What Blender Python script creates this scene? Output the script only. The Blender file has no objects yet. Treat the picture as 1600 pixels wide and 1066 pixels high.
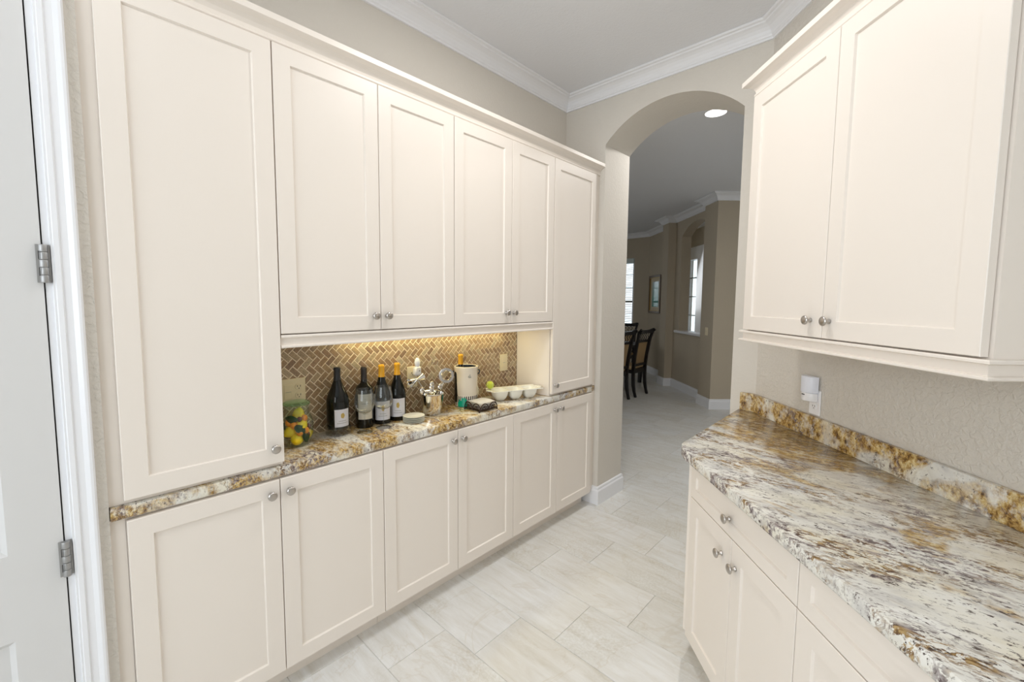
import bpy, bmesh, math, random
from mathutils import Vector, Matrix
random.seed(7)
S = bpy.context.scene
COL = S.collection
PI = math.pi

# ------------------------------------------------------------------ camera
YAW, PITCH, ROLL, FPX = -0.758796, 0.0783842, -0.0071961, 667.941
cam_d = bpy.data.cameras.new('camera')
cam = bpy.data.objects.new('camera', cam_d)
COL.objects.link(cam)
_f = Vector((math.sin(YAW) * math.cos(PITCH), math.cos(YAW) * math.cos(PITCH), -math.sin(PITCH)))
_r = Vector((math.cos(YAW), -math.sin(YAW), 0))
_d = _f.cross(_r)
_c, _s = math.cos(ROLL), math.sin(ROLL)
_rt = _c * _r + _s * _d
_dn = -_s * _r + _c * _d
m = Matrix((( _rt.x, -_dn.x, -_f.x, 0), (_rt.y, -_dn.y, -_f.y, 0), (_rt.z, -_dn.z, -_f.z, 1.545), (0, 0, 0, 1)))
cam.matrix_world = m
cam_d.sensor_width = 36
cam_d.lens = FPX * 36 / 1600
cam_d.shift_x = 0.00642
cam_d.shift_y = -0.00626
cam_d.clip_start = 0.02
S.camera = cam

# ------------------------------------------------------------------ world, lights, exposure
S.view_settings.view_transform = 'Standard'
S.view_settings.look = 'None'
S.view_settings.gamma = 1
S.view_settings.use_curve_mapping = False
S.view_settings.exposure = 0.0
S.cycles.max_bounces = 10
S.cycles.diffuse_bounces = 8
S.cycles.glossy_bounces = 5
S.cycles.transmission_bounces = 10
S.cycles.transparent_max_bounces = 12
S.cycles.use_denoising = True
S.cycles.caustics_reflective = False
S.cycles.caustics_refractive = False
W = bpy.data.worlds.new('world'); S.world = W
W.use_nodes = True
bg = W.node_tree.nodes['Background']
bg.inputs['Color'].default_value = (0.86, 0.94, 1.0, 1)
bg.inputs['Strength'].default_value = 2.2

def area(name, loc, size, power, color, rot=(0, 0, 0), size_y=None, shape='RECTANGLE', spread=PI):
    d = bpy.data.lights.new(name, 'AREA')
    d.shape = shape; d.size = size
    if shape == 'RECTANGLE': d.size_y = size_y or size
    d.energy = power; d.color = color; d.spread = spread
    o = bpy.data.objects.new(name, d); COL.objects.link(o)
    o.location = loc; o.rotation_euler = rot
    return o
def aim(o, target):
    o.rotation_euler = (Vector(target) - o.location).to_track_quat('-Z', 'Y').to_euler()
WARM = (1.0, 0.90, 0.78); WHITE = (1.0, 0.975, 0.94); DAY = (0.92, 0.965, 1.0)
# added daylight fill behind the camera, set at an invented window
k = area('back_fill_light', (-0.1, -2.5, 1.75), 2.8, 45, DAY, size_y=1.9); aim(k, (-0.6, 2.0, 1.3))
# recessed cans in the pantry ceiling, outside the frame
area('pantry_can_light_a', (-0.95, 1.45, 3.05), 0.16, 13.4, WHITE, shape='DISK')
area('pantry_can_light_b', (-0.70, 0.10, 3.05), 0.16, 5, WHITE, shape='DISK')
# under-cabinet light strip
area('under_cabinet_light', (-1.94, 1.52, 1.395), 0.05, 2.4, (1.0, 0.86, 0.44), size_y=1.15)
# the can light just beyond the arch
area('hall_can_light', (-1.235, 3.74, 3.055), 0.12, 24, WHITE, shape='DISK')
# daylight of the dining room windows
k = area('dining_window_light', (-6.6, 6.3, 1.7), 2.4, 12, DAY, size_y=1.8); aim(k, (-2.5, 6.8, 1.0))
k = area('foyer_window_light', (-3.55, 9.0, 2.0), 0.5, 5, DAY, size_y=1.4); aim(k, (-2.6, 7.9, 1.3))
k = area('hall_fill_light', (1.1, 5.6, 1.6), 1.8, 11, DAY, size_y=1.8); aim(k, (-3.0, 7.0, 1.3))  # added fill from the right of the far room, no window there

# ------------------------------------------------------------------ materials
def mat(name, color, rough=0.5, metal=0.0, spec=0.5, bump=None, **kw):
    mt = bpy.data.materials.new(name); mt.use_nodes = True
    nt = mt.node_tree; b = nt.nodes['Principled BSDF']
    b.inputs['Base Color'].default_value = (*color, 1)
    b.inputs['Roughness'].default_value = rough
    b.inputs['Metallic'].default_value = metal
    b.inputs['Specular IOR Level'].default_value = spec
    for k_, v in kw.items():
        b.inputs[k_.replace('_', ' ')].default_value = v
    if bump:
        sc, st, dist = bump
        tc = nt.nodes.new('ShaderNodeTexCoord')
        n = nt.nodes.new('ShaderNodeTexNoise'); n.inputs['Scale'].default_value = sc; n.inputs['Detail'].default_value = 4
        n.inputs['Distortion'].default_value = 0.6
        r = nt.nodes.new('ShaderNodeValToRGB'); r.color_ramp.elements[0].position = 0.42; r.color_ramp.elements[1].position = 0.62
        bp = nt.nodes.new('ShaderNodeBump'); bp.inputs['Strength'].default_value = st; bp.inputs['Distance'].default_value = dist
        nt.links.new(tc.outputs['Object'], n.inputs['Vector'])
        nt.links.new(n.outputs['Fac'], r.inputs['Fac'])
        nt.links.new(r.outputs['Color'], bp.inputs['Height'])
        nt.links.new(bp.outputs['Normal'], b.inputs['Normal'])
    return mt
M = {}
M['cabinet'] = mat('cream_cabinet_paint', (0.80, 0.742, 0.680), 0.38, bump=(180, 0.04, 0.0004))
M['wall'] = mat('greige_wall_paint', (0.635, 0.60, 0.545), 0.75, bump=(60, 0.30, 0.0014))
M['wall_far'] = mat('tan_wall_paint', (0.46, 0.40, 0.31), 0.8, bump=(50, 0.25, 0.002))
M['wall_rough'] = mat('knockdown_wall_paint', (0.635, 0.60, 0.545), 0.75, bump=(60, 0.8, 0.0017))
M['ceiling'] = mat('ceiling_paint', (0.75, 0.765, 0.80), 0.85, bump=(60, 0.3, 0.0015))
M['trim'] = mat('white_trim_paint', (0.80, 0.81, 0.84), 0.32)
M['door'] = mat('white_door_paint', (0.66, 0.66, 0.66), 0.35)
M['nickel'] = mat('satin_nickel', (0.50, 0.47, 0.44), 0.28, 1.0)
M['steel'] = mat('polished_steel', (0.78, 0.76, 0.72), 0.08, 1.0)
M['hinge'] = mat('brushed_steel_hinge', (0.40, 0.40, 0.40), 0.5, 0.85)
M['dark'] = mat('dark_gap', (0.02, 0.018, 0.015), 0.8)
M['plate'] = mat('almond_plastic', (0.74, 0.66, 0.47), 0.4)
M['white_plastic'] = mat('white_plastic', (0.86, 0.86, 0.88), 0.35)
M['frost'] = mat('frosted_white_plastic', (0.80, 0.83, 0.92), 0.45)
M['bottle'] = mat('dark_wine_glass', (0.006, 0.007, 0.006), 0.05, 0, 0.35, Coat_Weight=0.1)
M['foil_black'] = mat('black_foil', (0.012, 0.014, 0.020), 0.35, 0.0)
M['foil_brown'] = mat('dark_brown_foil', (0.035, 0.028, 0.024), 0.35)
M['foil_gold'] = mat('amber_foil', (0.78, 0.40, 0.02), 0.35)
M['paper'] = mat('white_label_paper', (0.72, 0.72, 0.78), 0.6)
M['paper_cream'] = mat('cream_label_paper', (0.66, 0.62, 0.52), 0.6)
M['gold_ink'] = mat('gold_ink', (0.50, 0.36, 0.10), 0.5)
M['grey_ink'] = mat('grey_ink', (0.40, 0.38, 0.40), 0.6)
M['crock'] = mat('cream_stoneware', (0.78, 0.71, 0.60), 0.35)
M['crock_in'] = mat('dark_glaze', (0.02, 0.03, 0.045), 0.2)
M['navy'] = mat('navy_glaze', (0.03, 0.03, 0.11), 0.3)
M['green'] = mat('green_glaze', (0.0, 0.36, 0.23), 0.15)
M['black_stripe'] = mat('black_glaze', (0.02, 0.02, 0.025), 0.3)
M['white_ceramic'] = mat('white_ceramic', (0.86, 0.86, 0.80), 0.18)
M['iron'] = mat('dark_bronze_iron', (0.045, 0.025, 0.018), 0.35, 0.6)
M['napkin'] = mat('white_napkin_paper', (0.88, 0.87, 0.85), 0.8, bump=(120, 0.2, 0.0006))
M['ball'] = mat('yellow_green_felt', (0.56, 0.66, 0.08), 0.8, bump=(300, 0.3, 0.0006))
M['lemon'] = mat('lemon_skin', (0.88, 0.66, 0.01), 0.35, bump=(220, 0.25, 0.0006))
M['orange'] = mat('kumquat_skin', (0.86, 0.27, 0.005), 0.35, bump=(220, 0.25, 0.0005))
M['plum'] = mat('dark_red_berry', (0.10, 0.012, 0.012), 0.2)
M['leaf'] = mat('green_leaf', (0.015, 0.085, 0.028), 0.35)
M['black_wood'] = mat('black_lacquered_wood', (0.008, 0.007, 0.007), 0.3)
M['tan_fabric'] = mat('tan_upholstery', (0.52, 0.38, 0.21), 0.8, bump=(250, 0.2, 0.0006))
M['frame'] = mat('bronze_picture_frame', (0.10, 0.055, 0.025), 0.35, 0.3)
M['frame_gold'] = mat('gilt_fillet', (0.42, 0.28, 0.09), 0.35, 0.6)
M['mirror'] = mat('mirror_glass', (0.75, 0.85, 0.85), 0.03, 1.0)
M['mat_board'] = mat('cream_mat_board', (0.60, 0.52, 0.38), 0.8)
M['blind'] = mat('white_blind_slat', (0.62, 0.70, 0.68), 0.5)
M['porch'] = mat('beige_stucco', (0.50, 0.44, 0.32), 0.9, bump=(40, 0.4, 0.004))

def glass(name, tint=(1, 1, 1), rough=0.0, edge=0.85):
    """thin clear glass: see-through, mirror-like towards grazing angles"""
    mt = bpy.data.materials.new(name); mt.use_nodes = True
    nt = mt.node_tree; nt.nodes.clear()
    out = nt.nodes.new('ShaderNodeOutputMaterial')
    lw = nt.nodes.new('ShaderNodeLayerWeight'); lw.inputs['Blend'].default_value = 0.5
    pw = nt.nodes.new('ShaderNodeMath'); pw.operation = 'POWER'; pw.inputs[1].default_value = 2.6
    fr = nt.nodes.new('ShaderNodeMath'); fr.operation = 'MULTIPLY_ADD'; fr.inputs[1].default_value = edge; fr.inputs[2].default_value = 0.035
    nt.links.new(lw.outputs['Facing'], pw.inputs[0]); nt.links.new(pw.outputs[0], fr.inputs[0])
    tr = nt.nodes.new('ShaderNodeBsdfTransparent'); tr.inputs['Color'].default_value = (*tint, 1)
    gl = nt.nodes.new('ShaderNodeBsdfGlossy'); gl.inputs['Roughness'].default_value = rough + 0.02
    mx = nt.nodes.new('ShaderNodeMixShader')
    nt.links.new(fr.outputs[0], mx.inputs[0]); nt.links.new(tr.outputs[0], mx.inputs[1]); nt.links.new(gl.outputs[0], mx.inputs[2])
    nt.links.new(mx.outputs[0], out.inputs['Surface'])
    return mt
M['glass'] = glass('clear_glass', (0.95, 0.96, 0.96))
M['jar_glass'] = glass('greenish_jar_glass', (0.955, 0.99, 0.965), edge=0.4)
M['lid_glass'] = glass('green_lid_glass', (0.70, 0.92, 0.76), edge=0.6)
M['pane'] = glass('window_pane_glass', (0.96, 0.98, 0.98))

def emit(name, color, strength):
    mt = bpy.data.materials.new(name); mt.use_nodes = True
    b = mt.node_tree.nodes['Principled BSDF']
    b.inputs['Base Color'].default_value = (*color, 1)
    b.inputs['Emission Color'].default_value = (*color, 1)
    b.inputs['Emission Strength'].default_value = strength
    return mt
M['lamp'] = emit('lit_lamp_lens', (1.0, 0.97, 0.92), 6)

class NB:
    """tiny node builder"""
    def __init__(self, name):
        self.m = bpy.data.materials.new(name); self.m.use_nodes = True
        self.t = self.m.node_tree; self.b = self.t.nodes['Principled BSDF']
    def n(self, typ, **kw):
        nd = self.t.nodes.new('ShaderNode' + typ)
        for k_, v in kw.items():
            if k_.startswith('i_'):
                nd.inputs[k_[2:].replace('_', ' ')].default_value = v
            else: setattr(nd, k_, v)
        return nd
    def l(self, a, b): self.t.links.new(a, b)
    def noise(self, vec, scale, detail=4, rough=0.55, dist=0.0):
        nd = self.n('TexNoise', i_Scale=scale, i_Detail=detail, i_Roughness=rough, i_Distortion=dist)
        self.l(vec, nd.inputs['Vector']); return nd.outputs['Fac']
    def ramp(self, fac, stops, interp='LINEAR'):
        r = self.n('ValToRGB'); cr = r.color_ramp; cr.interpolation = interp
        while len(cr.elements) < len(stops): cr.elements.new(0.5)
        for e, (p, c) in zip(cr.elements, stops):
            e.position = p; e.color = (*c, 1) if len(c) == 3 else c
        self.l(fac, r.inputs['Fac']); return r.outputs['Color']
    def mix(self, fac, a, b, mode='MIX'):
        nd = self.n('Mix', data_type='RGBA', blend_type=mode)
        for s_, v in (('A', a), ('B', b)):
            sock = [x for x in nd.inputs if x.name == s_ and x.type == 'RGBA'][0]
            if isinstance(v, tuple): sock.default_value = (*v, 1)
            else: self.l(v, sock)
        if isinstance(fac, float): nd.inputs[0].default_value = fac
        else: self.l(fac, nd.inputs[0])
        return [x for x in nd.outputs if x.type == 'RGBA'][0]
    def math(self, op, a, b=0.0):
        nd = self.n('Math', operation=op)
        for i, v in enumerate((a, b)):
            if isinstance(v, (int, float)): nd.inputs[i].default_value = v
            else: self.l(v, nd.inputs[i])
        return nd.outputs[0]
    def mapping(self, vec, rot=(0, 0, 0), scale=(1, 1, 1), loc=(0, 0, 0)):
        nd = self.n('Mapping'); nd.inputs['Rotation'].default_value = rot
        nd.inputs['Scale'].default_value = scale; nd.inputs['Location'].default_value = loc
        self.l(vec, nd.inputs['Vector']); return nd.outputs[0]
    def bump(self, h, strength, dist):
        nd = self.n('Bump', i_Strength=strength, i_Distance=dist)
        self.l(h, nd.inputs['Height']); self.l(nd.outputs[0], self.b.inputs['Normal'])

def granite(name, rot, gold, dark, gold_grad=None, stretch=(1.0, 2.1, 1.3)):
    """polished granite: pale ground, gold bands, smoky clouds, dark flakes drawn out along the flow"""
    g = NB(name); tc = g.n('TexCoord').outputs['Object']
    flow = g.mapping(tc, rot=(0, 0, rot), scale=stretch)
    base = g.ramp(g.noise(flow, 7.0, 6, 0.6, 0.6), [(0.30, (0.46, 0.45, 0.45)), (0.42, (0.66, 0.65, 0.62)), (0.55, (0.78, 0.77, 0.72)), (0.72, (0.84, 0.84, 0.82))])
    cream = g.ramp(g.noise(g.mapping(flow, loc=(3, 1, 2)), 3.2, 4), [(0.45, (0, 0, 0)), (0.62, (0.6, 0.6, 0.6))])
    c = g.mix(cream, base, (0.76, 0.71, 0.56))
    gm = g.noise(g.mapping(flow, scale=(1, 0.7, 1)), 3.0, 4, 0.6, 0.9)
    if gold_grad:
        sep = g.n('SeparateXYZ'); g.l(tc, sep.inputs[0])
        dn = g.math('ADD', g.math('MULTIPLY', sep.outputs[0], gold_grad[0]), g.math('MULTIPLY', sep.outputs[1], gold_grad[1]))
        gm = g.math('ADD', gm, g.math('MINIMUM', g.math('MAXIMUM', g.math('ADD', dn, gold_grad[2]), 0.0), gold_grad[3]))
    gmask = g.ramp(gm, [(0.56 - gold, (0, 0, 0)), (0.66 - gold, (1, 1, 1))])
    gtex = g.ramp(g.noise(flow, 34, 5, 0.75, 0.3), [(0.36, (0.085, 0.045, 0.022)), (0.44, (0.30, 0.17, 0.05)), (0.52, (0.52, 0.35, 0.12)), (0.62, (0.72, 0.60, 0.34)), (0.74, (0.82, 0.78, 0.66))])
    gf = g.math('MULTIPLY', gmask, g.ramp(g.noise(flow, 16, 5, 0.75), [(0.33, (0.1, 0.1, 0.1)), (0.50, (1, 1, 1))]))
    c = g.mix(gf, c, gtex)
    # smoky violet-brown flakes in patches
    patch = g.ramp(g.noise(g.mapping(flow, loc=(5, 3, 1)), 4.2, 4, 0.6, 0.5), [(0.50 - dark, (0, 0, 0)), (0.64 - dark, (1, 1, 1))])
    f1 = g.ramp(g.noise(g.mapping(flow, loc=(1, 9, 4)), 30, 6, 0.75, 0.5), [(0.485, (0, 0, 0)), (0.525, (1, 1, 1))])
    fl_c = g.mix(g.ramp(g.noise(g.mapping(flow, loc=(4, 4, 1)), 5.0, 4, 0.6), [(0.45, (0, 0, 0)), (0.56, (1, 1, 1))]),
                 g.ramp(g.noise(flow, 60, 3), [(0.4, (0.115, 0.085, 0.09)), (0.6, (0.33, 0.285, 0.29))]),
                 g.ramp(g.noise(flow, 60, 3), [(0.36, (0.10, 0.055, 0.025)), (0.50, (0.27, 0.16, 0.06)), (0.64, (0.46, 0.33, 0.15))]))
    c = g.mix(g.math('MULTIPLY', patch, f1), c, fl_c)
    # sparse near-black flakes everywhere
    f2 = g.ramp(g.noise(g.mapping(flow, loc=(7, 2, 8)), 55, 5, 0.7, 0.3), [(0.595 - dark * 0.4, (0, 0, 0)), (0.64 - dark * 0.4, (1, 1, 1))])
    sp = g.ramp(g.noise(g.mapping(flow, loc=(2, 2, 9)), 6, 3), [(0.38, (0.25, 0.25, 0.25)), (0.55, (1, 1, 1))])
    c = g.mix(g.math('MULTIPLY', f2, sp), c, (0.065, 0.045, 0.04))
    g.l(c, g.b.inputs['Base Color'])
    g.b.inputs['Roughness'].default_value = 0.17
    g.b.inputs['Specular IOR Level'].default_value = 0.4
    return g.m
M['granite_left'] = granite('gold_granite', 0.5, 0.125, 0.03, stretch=(1.5, 2.4, 1.9))
M['granite_right'] = granite('white_granite', -0.35, 0.022, 0.075, gold_grad=(0.27, 0.50, -0.89, 0.15))
M['granite_splash'] = granite('gold_splash_granite', 0.9, 0.16, -0.02, stretch=(1.5, 1.0, 1.0))

def tile_mat(name, island):
    g = NB(name)
    if island: r = g.n('NewGeometry').outputs['Random Per Island']
    else: r = g.n('ObjectInfo').outputs['Random']
    tc = g.n('TexCoord').outputs['Object']
    base = g.ramp(r, [(0.0, (0.30, 0.20, 0.135)), (0.2, (0.39, 0.285, 0.18)), (0.4, (0.25, 0.165, 0.115)), (0.6, (0.44, 0.36, 0.25)), (0.8, (0.34, 0.225, 0.135)), (1.0, (0.46, 0.40, 0.30))])
    geo = g.n('NewGeometry').outputs['Position']
    v = g.ramp(g.noise(geo, 160, 4, 0.7), [(0.35, (0.62, 0.62, 0.62)), (0.6, (1.15, 1.12, 1.05))])
    c = g.mix(1.0, base, v, 'MULTIPLY')
    g.l(c, g.b.inputs['Base Color']); g.b.inputs['Roughness'].default_value = 0.45
    g.bump(g.noise(geo, 220, 3), 0.25, 0.0006)
    return g.m
M['tile'] = tile_mat('travertine_tile', False)
M['tile_joined'] = tile_mat('travertine_tile_joined', True)
M['grout'] = mat('cream_grout', (0.88, 0.78, 0.62), 0.85, bump=(300, 0.3, 0.0004))

def floor_mat(name, island):
    g = NB(name)
    if island: r = g.n('NewGeometry').outputs['Random Per Island']
    else: r = g.n('ObjectInfo').outputs['Random']
    geo = g.n('NewGeometry').outputs['Position']
    off = g.n('CombineXYZ'); g.l(g.math('MULTIPLY', r, 37.0), off.inputs[0]); g.l(g.math('MULTIPLY', r, 91.0), off.inputs[1])
    va = g.n('VectorMath', operation='ADD'); g.l(geo, va.inputs[0]); g.l(off.outputs[0], va.inputs[1])
    v = g.mapping(va.outputs[0], rot=(0, 0, 0.12), scale=(0.55, 3.2, 1))
    c = g.ramp(g.noise(v, 7.5, 7, 0.68, 0.5), [(0.28, (0.62, 0.60, 0.545)), (0.42, (0.69, 0.68, 0.65)), (0.58, (0.74, 0.74, 0.725)), (0.78, (0.79, 0.80, 0.80))])
    w = g.ramp(g.noise(g.mapping(va.outputs[0], rot=(0, 0, 0.5)), 1.6, 5, 0.6, 1.5), [(0.485, (0, 0, 0)), (0.50, (0.22, 0.22, 0.22)), (0.515, (0, 0, 0))])
    c = g.mix(w, c, (0.50, 0.42, 0.30))
    b2 = g.ramp(g.noise(va.outputs[0], 1.3, 3), [(0.52, (0, 0, 0)), (0.74, (0.35, 0.35, 0.35))])
    c = g.mix(b2, c, (0.58, 0.53, 0.43))
    mo = g.ramp(g.noise(va.outputs[0], 75, 3, 0.7), [(0.42, (0.90, 0.89, 0.86)), (0.60, (1, 1, 1))])
    mz = g.ramp(g.noise(va.outputs[0], 2.1, 2), [(0.46, (0, 0, 0)), (0.60, (0.9, 0.9, 0.9))])
    c = g.mix(mz, c, g.mix(1.0, c, mo, 'MULTIPLY'))
    tint = g.ramp(r, [(0, (0.95, 0.945, 0.93)), (0.5, (1, 1, 1)), (1, (0.975, 0.985, 1.0))])
    c = g.mix(1.0, c, tint, 'MULTIPLY')
    g.l(c, g.b.inputs['Base Color']); g.b.inputs['Roughness'].default_value = 0.34
    g.bump(g.noise(v, 22, 4), 0.10, 0.0010)
    return g.m
M['floor_tile'] = floor_mat('stone_look_floor_tile', False)
M['floor_tile_joined'] = floor_mat('stone_look_floor_tile_joined', True)
M['floor_grout'] = mat('light_grey_grout', (0.66, 0.65, 0.62), 0.85)

# ------------------------------------------------------------------ helpers
def link(name, bm, material, parent=None, smooth=False, auto=True):
    me = bpy.data.meshes.new(name)
    bmesh.ops.recalc_face_normals(bm, faces=bm.faces)
    bm.to_mesh(me); bm.free()
    o = bpy.data.objects.new(name, me); COL.objects.link(o)
    mats = material if isinstance(material, (list, tuple)) else [material]
    for x in mats: me.materials.append(x if not isinstance(x, str) else M[x])
    if smooth:
        for p in me.polygons: p.use_smooth = True
        if auto:
            try: me.set_sharp_from_angle(angle=math.radians(38))
            except Exception: pass
    if parent is not None: o.parent = parent
    return o
def tag(o, label, cat, group=None, kind=None):
    o['label'] = label; o['category'] = cat
    if group: o['group'] = group
    if kind: o['kind'] = kind
    return o
def thing(name, label, cat, loc=(0, 0, 0), rotz=0.0, group=None):
    o = bpy.data.objects.new(name, None); COL.objects.link(o)
    o.empty_display_size = 0.05
    o.location = loc; o.rotation_euler = (0, 0, rotz)
    return tag(o, label, cat, group)
def struct(name, bm, material, parent=None, smooth=False):
    o = link(name, bm, material, parent, smooth)
    if parent is None: o['kind'] = 'structure'
    return o
def copy_tree(o, parent=None):
    c = o.copy(); COL.objects.link(c); c.parent = parent
    for ch in [x for x in bpy.data.objects if x.parent == o and x != c]:
        copy_tree(ch, c)
    return c
def box(bm, a, b, bev=0.0, mtx=None, mi=0):
    r = bmesh.ops.create_cube(bm, size=1.0)
    vs = r['verts']
    for v in vs:
        v.co = Vector([(a[i] + b[i]) / 2 + v.co[i] * (b[i] - a[i]) for i in range(3)])
    fs = list({f for v in vs for f in v.link_faces})
    for f in fs: f.material_index = mi
    if bev > 0:
        es = list({e for v in vs for e in v.link_edges})
        rb = bmesh.ops.bevel(bm, geom=es, offset=bev, segments=1, affect='EDGES', profile=0.5)
        vs = list({v for f in rb['faces'] for v in f.verts} | {v for v in vs if v.is_valid})
        for f in {f for v in vs for f in v.link_faces}: f.material_index = mi
    if mtx is not None:
        bmesh.ops.transform(bm, matrix=mtx, verts=vs)
    return vs
def bx(a, b, bev=0.0):
    bm = bmesh.new(); box(bm, a, b, bev); return bm
def prism(pts, z0, z1, bev=0.0, seg=2, bm=None):
    bm = bm or bmesh.new()
    lo = [bm.verts.new((x, y, z0)) for x, y in pts]; hi = [bm.verts.new((x, y, z1)) for x, y in pts]
    n = len(pts)
    f0 = bm.faces.new(lo[::-1]); f1 = bm.faces.new(hi)
    for i in range(n):
        bm.faces.new((lo[i], lo[(i + 1) % n], hi[(i + 1) % n], hi[i]))
    if bev > 0:
        bmesh.ops.bevel(bm, geom=list(f0.edges) + list(f1.edges), offset=bev, segments=seg, affect='EDGES', profile=0.5)
    return bm
def lathe(prof, seg=32, cap=True, loc=(0, 0, 0), bm=None, mi=0, sx=1, sy=1):
    """prof: list of (r, z) from one end to the other"""
    bm = bm or bmesh.new(); rings = []
    for r, z in prof:
        if r < 1e-6: rings.append([bm.verts.new((loc[0], loc[1], loc[2] + z))])
        else: rings.append([bm.verts.new((loc[0] + sx * r * math.cos(2 * PI * i / seg), loc[1] + sy * r * math.sin(2 * PI * i / seg), loc[2] + z)) for i in range(seg)])
    for a, b in zip(rings, rings[1:]):
        for i in range(seg):
            j = (i + 1) % seg
            if len(a) == 1 and len(b) == 1: continue
            if len(a) == 1: f = bm.faces.new((a[0], b[i], b[j]))
            elif len(b) == 1: f = bm.faces.new((a[i], b[0], a[j]))
            else: f = bm.faces.new((a[i], b[i], b[j], a[j]))
            f.material_index = mi
    if cap:
        for rg in (rings[0], rings[-1]):
            if len(rg) > 2: bm.faces.new(rg).material_index = mi
    return bm
def tube(bm, pts, rad, seg=8, closed=False, flat=None):
    """round tube through pts; rad scalar or list; flat=(a,b) gives a rectangular section"""
    pts = [Vector(p) for p in pts]; n = len(pts); rings = []
    up = Vector((0, 0, 1)); prev = None
    for i, p in enumerate(pts):
        if closed: t = (pts[(i + 1) % n] - pts[i - 1]).normalized()
        else: t = (pts[min(i + 1, n - 1)] - pts[max(i - 1, 0)]).normalized()
        if prev is None:
            a = up.cross(t)
            if a.length < 1e-3: a = Vector((1, 0, 0)).cross(t)
            a.normalize()
        else:
            a = prev - t * prev.dot(t)
            if a.length < 1e-6: a = up.cross(t)
            a.normalize()
        prev = a; b = t.cross(a)
        r = rad[i] if isinstance(rad, (list, tuple)) else rad
        if flat:
            k_ = r
            rings.append([bm.verts.new(p + a * flat[0] * sx * k_ + b * flat[1] * sy * k_) for sx, sy in ((1, 1), (-1, 1), (-1, -1), (1, -1))])
        else:
            rings.append([bm.verts.new(p + (a * math.cos(2 * PI * j / seg) + b * math.sin(2 * PI * j / seg)) * r) for j in range(seg)])
    m_ = len(rings[0])
    rng = range(n) if closed else range(n - 1)
    for i in rng:
        A, B = rings[i], rings[(i + 1) % n]
        for j in range(m_):
            bm.faces.new((A[j], A[(j + 1) % m_], B[(j + 1) % m_], B[j]))
    if not closed:
        bm.faces.new(rings[0][::-1]); bm.faces.new(rings[-1])
    return bm
def sweep(path, prof, bm=None):
    """sweep profile (o, z) along plan path; o is measured to the right of travel, mitred"""
    bm = bm or bmesh.new(); P = [Vector(p) for p in path]; n = len(P); rings = []
    for i in range(n):
        d0 = (P[i] - P[i - 1]).normalized() if i > 0 else None
        d1 = (P[i + 1] - P[i]).normalized() if i < n - 1 else None
        if d0 is None: d0 = d1
        if d1 is None: d1 = d0
        n0 = Vector((d0.y, -d0.x)); n1 = Vector((d1.y, -d1.x))
        mtr = (n0 + n1); mtr = mtr / max(mtr.length_squared / 2, 1e-6)
        rings.append([bm.verts.new((P[i].x + mtr.x * o, P[i].y + mtr.y * o, z)) for o, z in prof])
    m_ = len(prof)
    for A, B in zip(rings, rings[1:]):
        for j in range(m_):
            bm.faces.new((A[j], A[(j + 1) % m_], B[(j + 1) % m_], B[j]))
    bm.faces.new(rings[0][::-1]); bm.faces.new(rings[-1])
    return bm
def ellipsoid(c, r, seg=16, rings=10, bm=None, mtx=None):
    bm = bm or bmesh.new()
    x = bmesh.ops.create_uvsphere(bm, u_segments=seg, v_segments=rings, radius=1.0)
    mm = Matrix.Translation(c) @ (mtx if mtx is not None else Matrix()) @ Matrix.Diagonal((*r, 1))
    bmesh.ops.transform(bm, matrix=mm, verts=x['verts']); return bm

# plan directions: C = the wall at 45 degrees on the right
AC = -0.757965
NX, NY = math.cos(AC), -math.sin(AC)          # into wall C
TX, TY = -math.sin(AC), -math.cos(AC)         # along wall C, towards the camera
NX, NY = 0.726236, 0.687445; TX, TY = 0.687445, -0.726236
ROTC = math.atan2(TY, TX)
def Cp(s, n): return (NX * n + TX * s, NY * n + TY * s)
ZC = 3.07
H = 0.915

# ------------------------------------------------------------------ structure
# floor slab (grout) with tiles on top
fl = struct('floor', bx((-8, -3, -0.08), (5.5, 13, -0.003)), 'floor_grout')
def tile_rect(bm, x0, x1, y0, y1, ox=0.0, oy=0.0, z0=-0.003, z1=0.0):
    g_ = 0.0008; b_ = 0.0010
    lo = [(x0 + g_, y0 + g_), (x1 - g_, y0 + g_), (x1 - g_, y1 - g_), (x0 + g_, y1 - g_)]
    hi = [(x0 + g_ + b_, y0 + g_ + b_), (x1 - g_ - b_, y0 + g_ + b_), (x1 - g_ - b_, y1 - g_ - b_), (x0 + g_ + b_, y1 - g_ - b_)]
    L_ = [bm.verts.new((x - ox, y - oy, z0)) for x, y in lo]; Hh = [bm.verts.new((x - ox, y - oy, z1)) for x, y in hi]
    bm.faces.new(Hh)
    for i in range(4): bm.faces.new((L_[i], L_[(i + 1) % 4], Hh[(i + 1) % 4], Hh[i]))
TL, TW = 0.610, 0.305
tbm = bmesh.new(); tile_rect(tbm, -TL / 2, TL / 2, -TW / 2, TW / 2)
tile_me = bpy.data.meshes.new('floor_tile'); tbm.to_mesh(tile_me); tbm.free(); tile_me.materials.append(M['floor_tile'])
rest = bmesh.new()
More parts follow.
